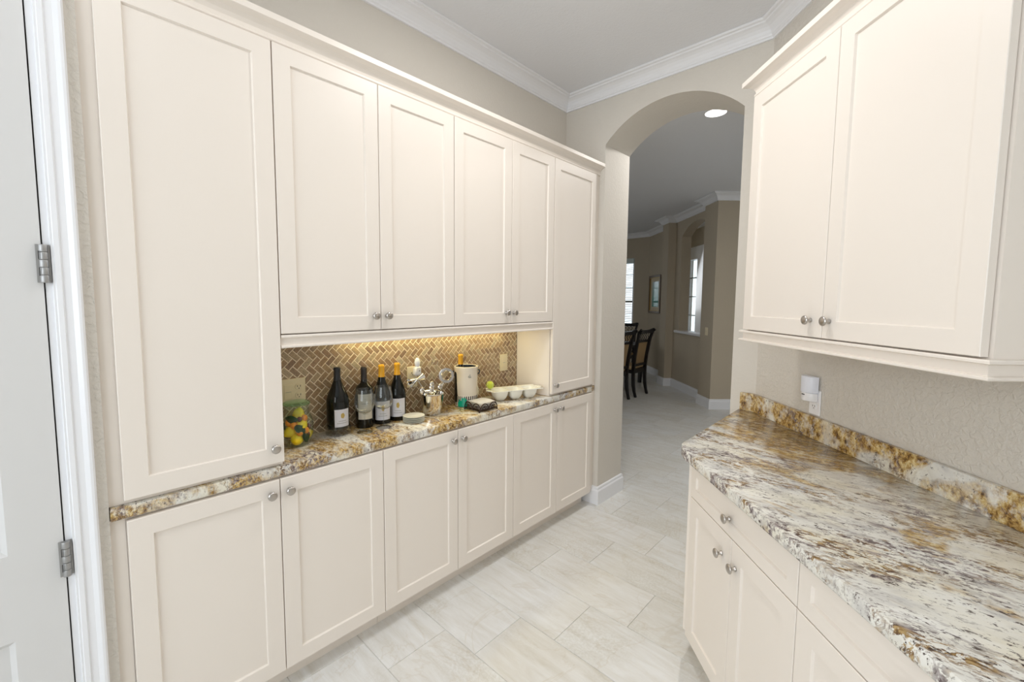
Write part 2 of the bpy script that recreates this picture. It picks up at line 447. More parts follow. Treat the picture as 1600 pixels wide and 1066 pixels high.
for k in range(-14, 40):
    y0 = 1.190 + TW * k
    xo = -1.30 + 0.2035 * k
    for j in range(-14, 14):
        x0 = xo + TL * j
        if x0 > 5.4 or x0 + TL < -7.9: continue
        cx_, cy_ = x0 + TL / 2, y0 + TW / 2
        inview = (0.3 < y0 + TW and y0 < 5.6 and cy_ > 0.2 and cx_ < 0.05 and cx_ > -0.62 * max(cy_, 2.6) - 0.35
                  and (NX * cx_ + NY * cy_ < 1.25 or cy_ > 2.6) and not (cy_ < 3.2 and cx_ < -2.1))
        if inview:
            o = bpy.data.objects.new('tile', tile_me); COL.objects.link(o)
            o.parent = fl; o.location = (cx_, cy_, random.uniform(-0.0003, 0.0003))
        else: tile_rect(rest, x0, x0 + TL, y0, y0 + TW)
o = link('tile_field', rest, 'floor_tile_joined', fl); o['kind'] = 'stuff'

struct('ceiling', bx((-8, -3, ZC), (5.5, 13, ZC + 0.1)), 'ceiling')
XW = -2.008
struct('wall_left', bx((XW - 0.14, 0.081, 0), (XW, 2.82, ZC)), 'wall')
# wall with the door, standing forward of the cabinet niche
bm = bmesh.new()
XD = -1.702
box(bm, (-2.148, 0.004, 0), (XD, 0.081, ZC))
box(bm, (-2.148, -3.0, 0), (XD, -0.86, ZC))
box(bm, (-2.148, -0.86, 2.459), (XD, 0.004, ZC))
struct('wall_door', bm, 'wall_rough')
struct('wall_light_block', bx((-2.25, -1.2, 0), (-2.16, 0.3, ZC)), 'wall')  # unseen block added behind the door, keeps sky light out of its gap
# arch wall
YA, YB = 2.782, 3.140
AL, AR, ZS, RISE = -1.660, -0.762, 2.668, 0.197
acx = (AL + AR) / 2; ahw = (AR - AL) / 2; arad = (ahw ** 2 + RISE ** 2) / (2 * RISE); azc = ZS + RISE - arad
a0 = math.asin(ahw / arad); NA = 36
arc = [(acx + arad * math.sin(-a0 + 2 * a0 * i / NA), azc + arad * math.cos(-a0 + 2 * a0 * i / NA)) for i in range(NA + 1)]
bm = bmesh.new()
def arch_wall(bm, arc, xl, xr, y0, y1, ztop, f=lambda x, y: (x, y), zbot=0.0):
    """outer box xl..xr with an arched opening reaching down to zbot"""
    def V(x, y, z): a, b = f(x, y); return bm.verts.new((a, b, z))
    xa, xb = arc[0][0], arc[-1][0]
    F = {}
    for y in (y0, y1):
        F[y] = dict(bl=V(xl, y, 0), tl=V(xl, y, ztop), br=V(xr, y, 0), tr=V(xr, y, ztop), ja=V(xa, y, zbot), jb=V(xb, y, zbot),
                    fa=V(xa, y, 0) if zbot > 0 else None, fb=V(xb, y, 0) if zbot > 0 else None,
                    arc=[V(x, y, z) for x, z in arc], top=[V(x, y, ztop) for x, z in arc])
    for y in (y0, y1):
        d = F[y]; A_, T_ = d['arc'], d['top']
        for i in range(len(arc) - 1): bm.faces.new((A_[i], A_[i + 1], T_[i + 1], T_[i]))
        if zbot > 0:
            bm.faces.new((d['bl'], d['fa'], d['ja'], A_[0], T_[0], d['tl']))
            bm.faces.new((d['fb'], d['br'], d['tr'], T_[-1], A_[-1], d['jb']))
            bm.faces.new((d['fa'], d['fb'], d['jb'], d['ja']))
        else:
            bm.faces.new((d['bl'], d['ja'], A_[0], T_[0], d['tl']))
            bm.faces.new((d['jb'], d['br'], d['tr'], T_[-1], A_[-1]))
    a, b = F[y0], F[y1]
    for i in range(len(arc) - 1): bm.faces.new((a['arc'][i], a['arc'][i + 1], b['arc'][i + 1], b['arc'][i]))
    bm.faces.new((a['ja'], a['arc'][0], b['arc'][0], b['ja'])); bm.faces.new((a['jb'], a['arc'][-1], b['arc'][-1], b['jb']))
    bm.faces.new((a['bl'], a['tl'], b['tl'], b['bl'])); bm.faces.new((a['br'], a['tr'], b['tr'], b['br']))
    if zbot > 0: bm.faces.new((a['ja'], a['jb'], b['jb'], b['ja']))
arch_wall(bm, arc, -6.9, 1.4, YA, YB, ZC)
struct('wall_arch', bm, 'wall')
# wall C, 45 degrees
WC_ = 1.455
xcorner = (WC_ - NY * YA) / NX
bm = prism([Cp(-2.60, WC_), Cp(4.2, WC_), Cp(4.2, WC_ + 0.14), Cp(-2.60, WC_ + 0.14)], 0, ZC)
struct('wall_right', bm, 'wall_rough')
# unseen back of the kitchen; the window opening is added for the fill light
bm = bmesh.new()
box(bm, (-2.2, -2.75, 0), (-1.55, -2.6, ZC)); box(bm, (1.35, -2.75, 0), (5.2, -2.6, ZC))
box(bm, (-1.55, -2.75, 0), (1.35, -2.6, 0.8)); box(bm, (-1.55, -2.75, 2.7), (1.35, -2.6, ZC))
struct('wall_back', bm, 'wall')
# dining room and foyer walls; S2 runs at 45 degrees
q = 0.5 ** 0.5
def D2(t2, n2): return (q * n2 - q * t2, q * n2 + q * t2)
def wall_path(name, pts, th=0.12, z0=0, z1=ZC, mt='wall_far'):
    return struct(name, sweep(pts, [(0, z0), (0, z1), (-th, z1), (-th, z0)]), mt)
E_ = D2(6.03, 3.13); Dd = D2(6.40, 3.13); D0 = D2(6.40, 3.28); Cc = D2(7.74, 3.28); Bb = D2(7.66, 3.14); A2 = D2(8.02, 3.14); A3 = D2(8.02, 3.40); A_ = D2(9.385, 3.40)
Bb = D2(7.74, 3.14)
Fr = (E_[0] + 2.2, E_[1] + 2.2)
# far-left wall with a window opening
bm = bmesh.new()
yw = A_[1]
box(bm, (-4.585, yw, 0), (A_[0] + 0.05, yw + 0.12, ZC)); box(bm, (-6.9, yw, 0), (-5.55, yw + 0.12, ZC))
box(bm, (-5.55, yw, 0), (-4.585, yw + 0.12, 0.98)); box(bm, (-5.55, yw, 2.53), (-4.585, yw + 0.12, ZC))
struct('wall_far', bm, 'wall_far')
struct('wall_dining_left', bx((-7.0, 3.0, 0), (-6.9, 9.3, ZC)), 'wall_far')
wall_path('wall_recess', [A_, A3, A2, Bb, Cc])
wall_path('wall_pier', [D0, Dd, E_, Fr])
# the wall with the arched pass-through, 0.4 m deep
hw2 = (7.51 - 6.405) / 2; c2 = (7.51 + 6.405) / 2
r2 = 0.19; R2 = (hw2 ** 2 + r2 ** 2) / (2 * r2); z2 = 2.685 + r2 - R2; b0 = math.asin(hw2 / R2)
arc2 = [(c2 + R2 * math.sin(-b0 + 2 * b0 * i / 20), z2 + R2 * math.cos(-b0 + 2 * b0 * i / 20)) for i in range(21)]
bm = bmesh.new()
arch_wall(bm, arc2, 6.30, 7.95, 3.28, 3.45, ZC, f=lambda t, n: D2(t, n), zbot=1.02)
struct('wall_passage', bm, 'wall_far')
bm = prism([D2(6.41, 3.24), D2(7.62, 3.24), D2(7.62, 3.47), D2(6.41, 3.47)], 1.005, 1.045, 0.006)
struct('trim_1', bm, 'trim')
# foyer end wall with sidelight opening
bm = bmesh.new()
def d2box(bm, t0, t1, n0, n1, z0, z1, bev=0.0): return prism([D2(t0, n0), D2(t1, n0), D2(t1, n1), D2(t0, n1)], z0, z1, bev, bm=bm)
d2box(bm, 6.4, 8.50, 4.2, 4.34, 0, ZC); d2box(bm, 9.30, 11.0, 4.2, 4.34, 0, ZC); d2box(bm, 8.50, 9.30, 4.2, 4.34, 2.70, ZC)
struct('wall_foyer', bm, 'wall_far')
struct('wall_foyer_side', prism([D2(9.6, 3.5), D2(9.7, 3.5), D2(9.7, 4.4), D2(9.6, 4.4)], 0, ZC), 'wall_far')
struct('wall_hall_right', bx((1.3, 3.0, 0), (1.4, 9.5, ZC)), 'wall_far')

# ceiling crown, baseboards
CR = [(0, ZC - 0.088), (0.012, ZC - 0.088), (0.013, ZC - 0.078), (0.020, ZC - 0.074), (0.022, ZC - 0.066), (0.027, ZC - 0.060), (0.033, ZC - 0.047),
      (0.045, ZC - 0.033), (0.060, ZC - 0.024), (0.074, ZC - 0.020), (0.078, ZC - 0.013), (0.090, ZC - 0.011), (0.095, ZC - 0.005), (0.095, ZC - 0.0005), (0, ZC - 0.0005)]
struct('trim_2', sweep([(XW, 0.081), (XW, YA), (xcorner, YA), Cp(3.9, WC_)], CR), 'trim')
CRf = [(o * 1.25, ZC - (ZC - z) * 1.15) for o, z in CR]
struct('trim_3', sweep([(-6.9, yw), A_, A3, A2, Bb, Cc, D0, Dd, E_, Fr], CRf), 'trim')
BB = [(0, 0.0), (0.018, 0.0), (0.018, 0.105), (0.015, 0.112), (0.011, 0.116), (0.011, 0.130), (0.008, 0.136), (0, 0.138)]
struct('baseboard_arch', sweep([(-1.80, YA), (AL, YA), (AL, YB + 0.0), (AL - 1.5, YB)], [(o, z) for o, z in BB]), 'trim')
struct('baseboard_arch_right', sweep([(0.9, YB), (AR, YB), (AR, YA)], BB), 'trim')
BBf = [(o, z * 1.06) for o, z in BB]
struct('baseboard_far', sweep([(-6.9, yw), A_, A3, A2, Bb, Cc, D0, Dd, E_, Fr], BBf), 'trim')

# ------------------------------------------------------------------ windows of the far rooms
t = bpy.data.objects.new('window_1', None); COL.objects.link(t); t['kind'] = 'structure'; t.location = (-5.07, yw, 0.98)
bm = bmesh.new()
for a, b in (((-0.48, 0.02, 0), (-0.44, 0.10, 1.55)), ((0.445, 0.02, 0), (0.485, 0.10, 1.55)), ((-0.44, 0.02, 0), (0.445, 0.10, 0.04)), ((-0.44, 0.02, 1.51), (0.445, 0.10, 1.55))): box(bm, a, b)
link('window_frame', bm, 'trim', t)
link('sash_rail', bx((-0.44, 0.055, 0.56), (0.445, 0.085, 0.60)), 'frame', t)
bm = bmesh.new()
for z in (0.3, 0.88, 1.18): box(bm, (-0.44, 0.06, z), (0.445, 0.075, z + 0.015))
box(bm, (0.0, 0.06, 0.04), (0.015, 0.075, 1.51)); link('muntin', bm, 'trim', t)
link('pane', bx((-0.44, 0.08, 0.04), (0.445, 0.084, 1.51)), 'pane', t)
bm = bmesh.new()
for i in range(36):
    z = 0.06 + i * 0.04
    box(bm, (-0.43, 0.015, -0.0015), (0.435, 0.05, 0.0015), mtx=Matrix.Translation((0, 0, z)) @ Matrix.Rotation(0.35, 4, 'X'))
o = link('blind_slat', bm, 'blind', t); o['kind'] = 'stuff'
link('blind_header', bx((-0.47, -0.01, 1.44), (0.47, 0.05, 1.545), 0.003), 'blind', t)
# sidelight by the front door
t = bpy.data.objects.new('window_2', None); COL.objects.link(t); t['kind'] = 'structure'
bm = bmesh.new()
d2box(bm, 8.505, 8.775, 4.17, 4.30, 0.0, 2.70, 0); d2box(bm, 9.26, 9.298, 4.17, 4.30, 0, 2.70); d2box(bm, 8.775, 9.26, 4.17, 4.30, 2.44, 2.70); d2box(bm, 8.775, 9.26, 4.17, 4.30, 0, 0.5)
link('window_frame', bm, 'trim', t)
bm = bmesh.new()
for z in (0.88, 1.27, 1.665, 2.06): d2box(bm, 8.775, 9.26, 4.20, 4.23, z - 0.011, z + 0.011)
link('muntin', bm, 'hinge', t)
bm = bmesh.new(); d2box(bm, 8.775, 9.26, 4.235, 4.24, 0.5, 2.44); link('pane', bm, 'pane', t)
bm = bmesh.new(); d2box(bm, 8.2, 10.2, 4.9, 5.1, 2.36, 2.9); o = link('porch_beam', bm, 'porch'); o['kind'] = 'structure'
o.name = 'trim_4'

# ------------------------------------------------------------------ door on the left
t = bpy.data.objects.new('door_1', None); COL.objects.link(t); t['kind'] = 'structure'; t.location = (XD, -0.016, 0.0)
bm = bmesh.new()
dw = 0.80; z1 = 2.44; XF = 0.003
# slab built as frame and recessed mouldings; local y negative = away from hinge
def ring(bm, y0, y1, za, zb, w, xf, xb):
    box(bm, (xb, y0, za), (xf, y0 + w, zb)); box(bm, (xb, y1 - w, za), (xf, y1, zb))
    box(bm, (xb, y0 + w, za), (xf, y1 - w, za + w)); box(bm, (xb, y0 + w, zb - w), (xf, y1 - w, zb))
box(bm, (-0.036, -0.103, 0.01), (XF, 0.0, z1)); box(bm, (-0.036, -dw, 0.01), (XF, -dw + 0.11, z1))
box(bm, (-0.036, -dw + 0.11, 0.01), (XF, -0.103, 0.22)); box(bm, (-0.036, -dw + 0.11, 0.62), (XF, -0.103, 0.86)); box(bm, (-0.036, -dw + 0.11, 2.32), (XF, -0.103, z1))
link('door_slab', bm, 'door', t)
bm = bmesh.new()
for za, zb in ((0.22, 0.62), (0.86, 2.32)):
    y0, y1 = -dw + 0.11, -0.103
    def rr(d, x): return [bm.verts.new((x, y0 + d, za + d)), bm.verts.new((x, y1 - d, za + d)), bm.verts.new((x, y1 - d, zb - d)), bm.verts.new((x, y0 + d, zb - d))]
    L1, L2, L3, L4 = rr(0, XF - 0.0005), rr(0.012, -0.008), rr(0.045, -0.008), rr(0.07, XF - 0.002)
    for P_, Q_ in ((L1, L2), (L2, L3), (L3, L4)):
        for i in range(4): bm.faces.new((P_[i], P_[(i + 1) % 4], Q_[(i + 1) % 4], Q_[i]))
    bm.faces.new(L4)
link('door_panel', bm, 'door', t)
bm = bmesh.new()
box(bm, (-0.11, 0.003, 0), (0.0, 0.0195, 2.456)); link('door_jamb', bm, 'trim', t)
for zc in (2.385, 1.636, 0.809, 0.20):
    bm = bmesh.new()
    box(bm, (XF - 0.001, -0.011, zc - 0.051), (XF + 0.003, 0.001, zc + 0.051))
    box(bm, (XF - 0.001, 0.001, zc - 0.051), (XF + 0.0015, 0.016, zc + 0.051))
    for i in range(5):
        za = zc - 0.051 + i * 0.0204
        lathe([(0.0085, 0.0006), (0.009, 0.002), (0.009, 0.0184), (0.0085, 0.0198)], 14, loc=(XF + 0.0065, 0.0035, za), bm=bm)
    h_ = link('hinge', bm, 'hinge', t, smooth=True)
    bm = bmesh.new()
    for dz in (-0.022, 0.022): box(bm, (XF + 0.0128, -0.0062, zc + dz - 0.011), (XF + 0.0146, -0.0046, zc + dz + 0.011))
    link('pin_slot', bm, 'dark', h_)
# casing: stepped profile standing on the wall, right side and head
cas = bmesh.new()
pr_ = [(0, 0.0), (0.002, 0.011), (0.006, 0.011), (0.008, 0.014), (0.018, 0.015), (0.021, 0.011), (0.036, 0.013), (0.047, 0.019), (0.053, 0.019), (0.0575, 0.014), (0.0575, 0)]
vs0 = [cas.verts.new((XD + d, 0.0 + y, 0)) for y, d in pr_]; vs1 = [cas.verts.new((XD + d, 0.0 + y, 2.455 + y)) for y, d in pr_]
vs2 = [cas.verts.new((XD + d, -0.85 - y, 2.455 + y)) for y, d in pr_]; vs3 = [cas.verts.new((XD + d, -0.85 - y, 0)) for y, d in pr_]
for A1, B1 in ((vs0, vs1), (vs1, vs2), (vs2, vs3)):
    for i in range(len(pr_) - 1): cas.faces.new((A1[i], A1[i + 1], B1[i + 1], B1[i]))
struct('trim_5', cas, 'trim')

# ------------------------------------------------------------------ cabinets
GAP = 0.0016
def shaker(w, z0, z1, st=0.060, th=0.020):
    """door in local xz, front at y=0, x 0..w"""
    bm = bmesh.new(); e = 0.0015
    def rr(d, y): return [bm.verts.new((d, y, z0 + d)), bm.verts.new((w - d, y, z0 + d)), bm.verts.new((w - d, y, z1 - d)), bm.verts.new((d, y, z1 - d))]
    R_ = [rr(0, th), rr(0, e), rr(e, 0), rr(st, 0), rr(st + 0.0035, 0.0075), ]
    for P_, Q_ in zip(R_, R_[1:]):
        for i in range(4): bm.faces.new((P_[i], P_[(i + 1) % 4], Q_[(i + 1) % 4], Q_[i]))
    bm.faces.new(R_[-1]); bm.faces.new(R_[0][::-1])
    return bm
def knob_bm():
    pr = [(0.0, 0.0), (0.0085, 0.0), (0.0085, 0.0025), (0.0055, 0.005), (0.0050, 0.013), (0.0075, 0.017), (0.0145, 0.019), (0.0165, 0.0215), (0.0160, 0.0245), (0.0115, 0.0272), (0.005, 0.0285), (0.0, 0.0288)]
    bm = lathe(pr, 24, cap=False)
    bmesh.ops.rotate(bm, verts=bm.verts, matrix=Matrix.Rotation(PI / 2, 3, 'X'))   # +z -> -y
    return bm
kb = knob_bm(); knob_me = bpy.data.meshes.new('knob'); bmesh.ops.recalc_face_normals(kb, faces=kb.faces); kb.to_mesh(knob_me); kb.free()
for p in knob_me.polygons: p.use_smooth = True
knob_me.materials.append(M['nickel'])
class Frame:
    def __init__(self, origin, rot): self.o = Vector((*origin, 0)); self.r = rot; self.m = Matrix.Translation(self.o) @ Matrix.Rotation(rot, 4, 'Z')
    def p(self, s, d, z): return self.m @ Vector((s, d, z))
FL = Frame((-1.69, 0), PI / 2)
FB = Frame((NX * 0.79, NY * 0.79), ROTC)
FU = Frame((NX * 1.105, NY * 1.105), ROTC)
def cabinet(name, label, fr, s0, s1, z0, z1, depth, doors, toe=0.0, group=None, cat='cabinet', foot=None, hollow=True):
    """doors: list of (a, b, za, zb, [(kx, kz)], name)"""
    t = thing(name, label, cat, fr.p(s0, 0, z0), fr.r, group)
    W_ = s1 - s0; Hh = z1 - z0
    bm = bmesh.new()
    if foot is None: box(bm, (0.0003, 0.0245, toe), (W_ - 0.0003, depth, Hh))
    else: prism([(x - s0, y) for x, y in foot], toe, Hh, bm=bm)
    link('carcass', bm, 'cabinet', t)
    if toe > 0: link('toe_kick', bx((0.0008, 0.080, 0.0), (W_ - 0.0008, 0.095, toe)), 'cabinet', t)
    for a, b, za, zb, kn, nm in doors:
        st = 0.060 if nm == 'door' else 0.045
        d = link(nm, shaker(b - a - 2 * GAP, za - z0, zb - z0, st), 'cabinet', t)
        d.location = (a - s0 + GAP, 0, 0)
        for kx, kz in kn:
            k_ = bpy.data.objects.new('knob', knob_me); COL.objects.link(k_); k_.parent = d
            k_.location = (kx - a - GAP, 0, kz - z0)
    return t
DB, DT = 0.101, 0.868
DP = 0.312
cabinet('base_cabinet', 'cream two-door base cabinet nearest the white door, under the counter', FL, 0.117, 0.988, 0, 0.875, DP,
        [(0.117, 0.553, DB, DT, [(0.519, 0.819)], 'door'), (0.553, 0.988, DB, DT, [(0.584, 0.819)], 'door')], toe=0.10, group='base cabinets along the left wall')
cabinet('base_cabinet', 'middle cream two-door base cabinet along the left wall, below the bottles', FL, 0.988, 1.863, 0, 0.875, DP,
        [(0.988, 1.427, DB, DT, [(1.392, 0.819)], 'door'), (1.427, 1.863, DB, DT, [(1.457, 0.819)], 'door')], toe=0.10, group='base cabinets along the left wall')
cabinet('base_cabinet', 'cream two-door base cabinet beside the archway, below the white dish', FL, 1.863, 2.735, 0, 0.875, DP,
        [(1.863, 2.298, DB, DT, [(2.266, 0.824)], 'door'), (2.298, 2.733, DB, DT, [(2.330, 0.824)], 'door')], toe=0.10, group='base cabinets along the left wall')
UB, UT = 1.417, 2.452
cabinet('tall_cabinet', 'tall cream cabinet with one wide door at the left end, standing on the counter', FL, 0.0812, 0.573, 0.917, 2.50, DP,
        [(0.114, 0.573, 0.933, UT, [(0.537, 0.993)], 'door')], group='tall cabinets standing on the left counter')
cabinet('tall_cabinet', 'tall narrow cream cabinet standing on the counter beside the archway', FL, 2.230, 2.745, 0.917, 2.50, DP,
        [(2.232, 2.735, 0.933, UT, [(2.264, 0.990)], 'door')], group='tall cabinets standing on the left counter')
cabinet('wall_cabinet', 'cream two-door wall cabinet above the fruit jar and wine bottles', FL, 0.574, 1.405, 1.405, 2.50, DP,
        [(0.574, 0.988, UB, UT, [(0.955, 1.477)], 'door'), (0.988, 1.405, UB, UT, [(1.017, 1.477)], 'door')], group='wall cabinets above the tiled alcove')
cabinet('wall_cabinet', 'cream two-door wall cabinet above the wine cooler and white dish', FL, 1.405, 2.229, 1.405, 2.50, DP,
        [(1.405, 1.832, UB, UT, [(1.786, 1.478)], 'door'), (1.832, 2.229, UB, UT, [(1.850, 1.478)], 'door')], group='wall cabinets above the tiled alcove')
# strips either side of the left run
link_o = link('filler_strip', bx((XW + 0.001, 0.0812, 0.0), (-1.7145, 0.1165, 0.874)), 'cabinet'); tag(link_o, 'narrow cream filler strip under the counter beside the door wall', 'filler')
link_o = link('filler_strip', bx((-1.80, 2.746, 0.917), (-1.706, YA - 0.001, 2.50)), 'cabinet'); tag(link_o, 'slim cream filler strip between far tall cabinet and arch wall', 'filler')
link_o = link('filler_strip', bx((-1.80, 2.7355, 0.10), (-1.706, YA - 0.001, 0.874)), 'cabinet'); tag(link_o, 'slim cream filler strip below the counter beside the white baseboard', 'filler')
# crown of the cabinets
CC = [(-0.012, 2.456), (0.004, 2.456), (0.007, 2.460), (0.007, 2.466), (0.002, 2.470), (0.004, 2.480), (0.011, 2.492), (0.023, 2.502), (0.036, 2.507), (0.040, 2.509), (0.044, 2.511), (0.044, 2.532), (-0.012, 2.532)]
CC = [(o, z) for o, z in CC]
def local_thing(name, bm, mt, fr, label, cat, z=0, group=None):
    o = link(name, bm, mt); o.location = fr.o; o.rotation_euler = (0, 0, fr.r)
    return tag(o, label, cat, group)
local_thing('crown_molding', sweep([(0.083, 0.012), (YA - 0.002, 0.012)], CC), 'cabinet', FL, 'long cream crown molding along the top of the left cabinets', 'molding')
RL = [(-0.012, 1.363), (0.011, 1.363), (0.014, 1.3655), (0.014, 1.3705), (0.011, 1.373), (0.003, 1.3735), (0.003, 1.4005), (0.010, 1.401), (0.0135, 1.4035), (0.0135, 1.409), (0.011, 1.412), (-0.012, 1.412)]
local_thing('light_rail', sweep([(0.5745, 0.012), (2.2285, 0.012)], RL), 'cabinet', FL, 'cream light rail molding under the left wall cabinets', 'molding')

# right run (wall C)
foot = [(-1.760, 0.0215), (-1.0945, 0.0215), (-1.0945, 0.662), (-2.45, 0.662)]
def Fl(fr, x, y):
    v = fr.m.inverted() @ Vector((x, y, 0)); return (v.x, v.y)
fa = Fl(FB, -0.655, 1.850); fb_ = Fl(FB, -0.655, 2.762); fc = Fl(FB, -0.642, 2.762)
foot = [(-1.760, 0.0215), (-1.0945, 0.0215), (-1.0945, 0.664), (-2.43, 0.664), fb_, fa]
cabinet('base_cabinet', 'cream base cabinet with one drawer over two doors, at the archway end of right counter', FB, -1.760, -1.094, 0, 0.875, 0.66,
        [(-1.760, -1.094, 0.727, DT, [(-1.446, 0.788)], 'drawer'), (-1.760, -1.425, 0.100, 0.723, [(-1.488, 0.637)], 'door'), (-1.425, -1.094, 0.100, 0.723, [(-1.395, 0.637)], 'door')],
        toe=0.10, foot=foot, group='base cabinets under the right counter')
cabinet('base_cabinet', 'cream drawer base cabinet cut off by the bottom of the photo, right counter', FB, -1.093, -0.430, 0, 0.875, 0.66,
        [(-1.093, -0.430, 0.727, DT, [(-0.76, 0.788)], 'drawer'), (-1.093, -0.762, 0.100, 0.723, [(-0.80, 0.637)], 'door'), (-0.762, -0.430, 0.100, 0.723, [(-0.73, 0.637)], 'door')],
        toe=0.10, group='base cabinets under the right counter')
cabinet('base_cabinet', 'cream base cabinet nearest the viewer, hidden under the near end of right counter', FB, -0.429, 0.40, 0, 0.875, 0.66,
        [(-0.429, 0.40, 0.727, DT, [(0.0, 0.788)], 'drawer'), (-0.429, 0.40, 0.100, 0.723, [(0.30, 0.637)], 'door')],
        toe=0.10, group='base cabinets under the right counter')
UBc, UTc = 1.423, 2.462
cabinet('wall_cabinet', 'large cream two-door wall cabinet on the right, above the granite counter', FU, -1.996, -0.984, 1.412, 2.50, 0.348,
        [(-1.994, -1.495, UBc, UTc, [(-1.552, 1.484)], 'door'), (-1.495, -0.990, UBc, UTc, [(-1.462, 1.484)], 'door')])
CCr = [(o, z + 0.010) for o, z in CC]
local_thing('crown_molding', sweep([(-1.996, 0.346), (-1.996, 0.012), (-0.984, 0.012), (-0.984, 0.346)], CCr), 'cabinet', FU, 'cream crown molding on top of the right wall cabinet', 'molding')
RLr = [(o * 1.3 + 0.002, z + 0.006) for o, z in RL]
local_thing('light_rail', sweep([(-1.996, 0.346), (-1.996, 0.014), (-0.984, 0.014), (-0.984, 0.346)], RLr), 'cabinet', FU, 'cream light rail molding wrapping under the right wall cabinet', 'molding')

# ------------------------------------------------------------------ counters
def counter(name, pts, z0, z1, mt, label):
    o = link(name, prism(pts, z0, z1, 0.005, 2), mt, smooth=True); return tag(o, label, 'countertop')
counter('countertop', [(XW + 0.001, 0.083), (-1.696, 0.083), (-1.696, 2.757), (-1.702, 2.772), (-1.712, 2.780), (XW + 0.001, 2.780)], 0.8755, H, 'granite_left', 'long gold and brown granite countertop along the left wall')
cl = Cp(0.45, 0.767); cw = Cp(0.45, WC_ - 0.001)
cornx = -0.715
def on767(x): return (0.767 - NX * x) / NY
pts = [(cornx, YA - 0.001), (cornx, on767(cornx) + 0.055), (cornx + 0.006, on767(cornx) + 0.028), (cornx + 0.022, on767(cornx + 0.022) + 0.006), (cornx + 0.045, on767(cornx + 0.045)), cl, cw, (xcorner - 0.0015, YA - 0.001)]
counter('countertop', pts, 0.8755, H, 'granite_right', 'white and grey speckled granite countertop with gold veins on the right')
# granite upstand along wall C and a short return on the arch wall
th = 0.02
pin = ((WC_ - th - NY * (YA - th)) / NX, YA - th)
sp = [(-0.706, YA - 0.001), (-0.706, YA - th), pin, Cp(0.45, WC_ - th), Cp(0.45, WC_ - 0.001), (xcorner - 0.001, YA - 0.001)]
o = link('granite_upstand', prism(sp, H + 0.0003, 1.018, 0.003, 2), 'granite_splash', smooth=True); tag(o, 'low gold and brown granite upstand behind the right counter', 'backsplash')

# ------------------------------------------------------------------ herringbone tile splash
XS = -2.0045
sy0, sy1, sz0, sz1 = 0.5735, 2.2285, H + 0.0005, 1.404
spl = thing('tile_backsplash', 'small brown travertine tiles laid in a herringbone pattern behind the bottles', 'backsplash', (XW + 0.001, sy0, sz0))
link('grout_bed', bx((0, 0, 0), (0.0026, sy1 - sy0, sz1 - sz0)), 'grout', spl)
Wt = 0.02585
def clip(poly, ax, val, keep_less):
    out = []
    for i in range(len(poly)):
        a, b = poly[i], poly[(i + 1) % len(poly)]
        ia = (a[ax] <= val) if keep_less else (a[ax] >= val); ib = (b[ax] <= val) if keep_less else (b[ax] >= val)
        if ia: out.append(a)
        if ia != ib:
            k_ = (val - a[ax]) / (b[ax] - a[ax]); out.append((a[0] + k_ * (b[0] - a[0]), a[1] + k_ * (b[1] - a[1])))
    return out
def tile_poly(kind, i, j):
    gx, gy = (i + 2 * j), (i - 2 * j)
    w_, h_ = (2, 1) if kind == 0 else (1, 2)
    if kind == 1: gx += 1; gy -= 2
    g_ = 0.082
    c = [(gx + g_, gy + g_), (gx + w_ - g_, gy + g_), (gx + w_ - g_, gy + h_ - g_), (gx + g_, gy + h_ - g_)]
    r_ = []
    for x, y in c:
        u = (x * q + y * q) * Wt; v = (-x * q + y * q) * Wt
        r_.append((u, v))
    return r_
off = (0.6975 - sy0 - 0.75 * 0 - ((1.0 * q + 0.5 * q) * Wt), 1.290 - sz0 - ((-1.0 * q + 0.5 * q) * Wt))
tiles = []
Wd, Ht = sy1 - sy0, sz1 - sz0
for kind in (0, 1):
    for i in range(-70, 90):
        for j in range(-30, 30):
            p_ = [(u + off[0], v + off[1]) for u, v in tile_poly(kind, i, j)]
            if max(x for x, y in p_) < 0.001 or min(x for x, y in p_) > Wd - 0.001 or max(y for x, y in p_) < 0.001 or min(y for x, y in p_) > Ht - 0.001: continue
            full = min(x for x, y in p_) >= 0.001 and max(x for x, y in p_) <= Wd - 0.001 and min(y for x, y in p_) >= 0.001 and max(y for x, y in p_) <= Ht - 0.001
            pp = p_
            if not full:
                for ax, val, kl in ((0, 0.001, False), (0, Wd - 0.001, True), (1, 0.001, False), (1, Ht - 0.001, True)):
                    pp = clip(pp, ax, val, kl)
                    if len(pp) < 3: break
                if len(pp) < 3: continue
                ar = abs(sum(pp[a][0] * pp[(a + 1) % len(pp)][1] - pp[(a + 1) % len(pp)][0] * pp[a][1] for a in range(len(pp)))) / 2
                if ar < 4e-5: continue
            cx_ = sum(x for x, y in pp) / len(pp); cy_ = sum(y for x, y in pp) / len(pp)
            tiles.append((cx_, cy_, kind, full, pp))
tiles.sort(key=lambda a: a[0])
def tile_geo(bm, poly, cx_, cy_, xoff=0.0):
    lo = [bm.verts.new((0.0024 + xoff, x - cx_, y - cy_)) for x, y in poly]
    mx_ = [sum(x for x, y in poly) / len(poly), sum(y for x, y in poly) / len(poly)]
    def ins(x, y):
        d = math.hypot(x - mx_[0], y - mx_[1]); k_ = max(0.0, 1 - 0.0010 / max(d, 1e-4)); return mx_[0] + (x - mx_[0]) * k_, mx_[1] + (y - mx_[1]) * k_
    hi = [bm.verts.new((0.0046 + xoff, ins(x, y)[0] - cx_, ins(x, y)[1] - cy_)) for x, y in poly]
    bm.faces.new(hi)
    for a in range(len(poly)): bm.faces.new((lo[a], lo[(a + 1) % len(poly)], hi[(a + 1) % len(poly)], hi[a]))
shared = {}
joined = bmesh.new()
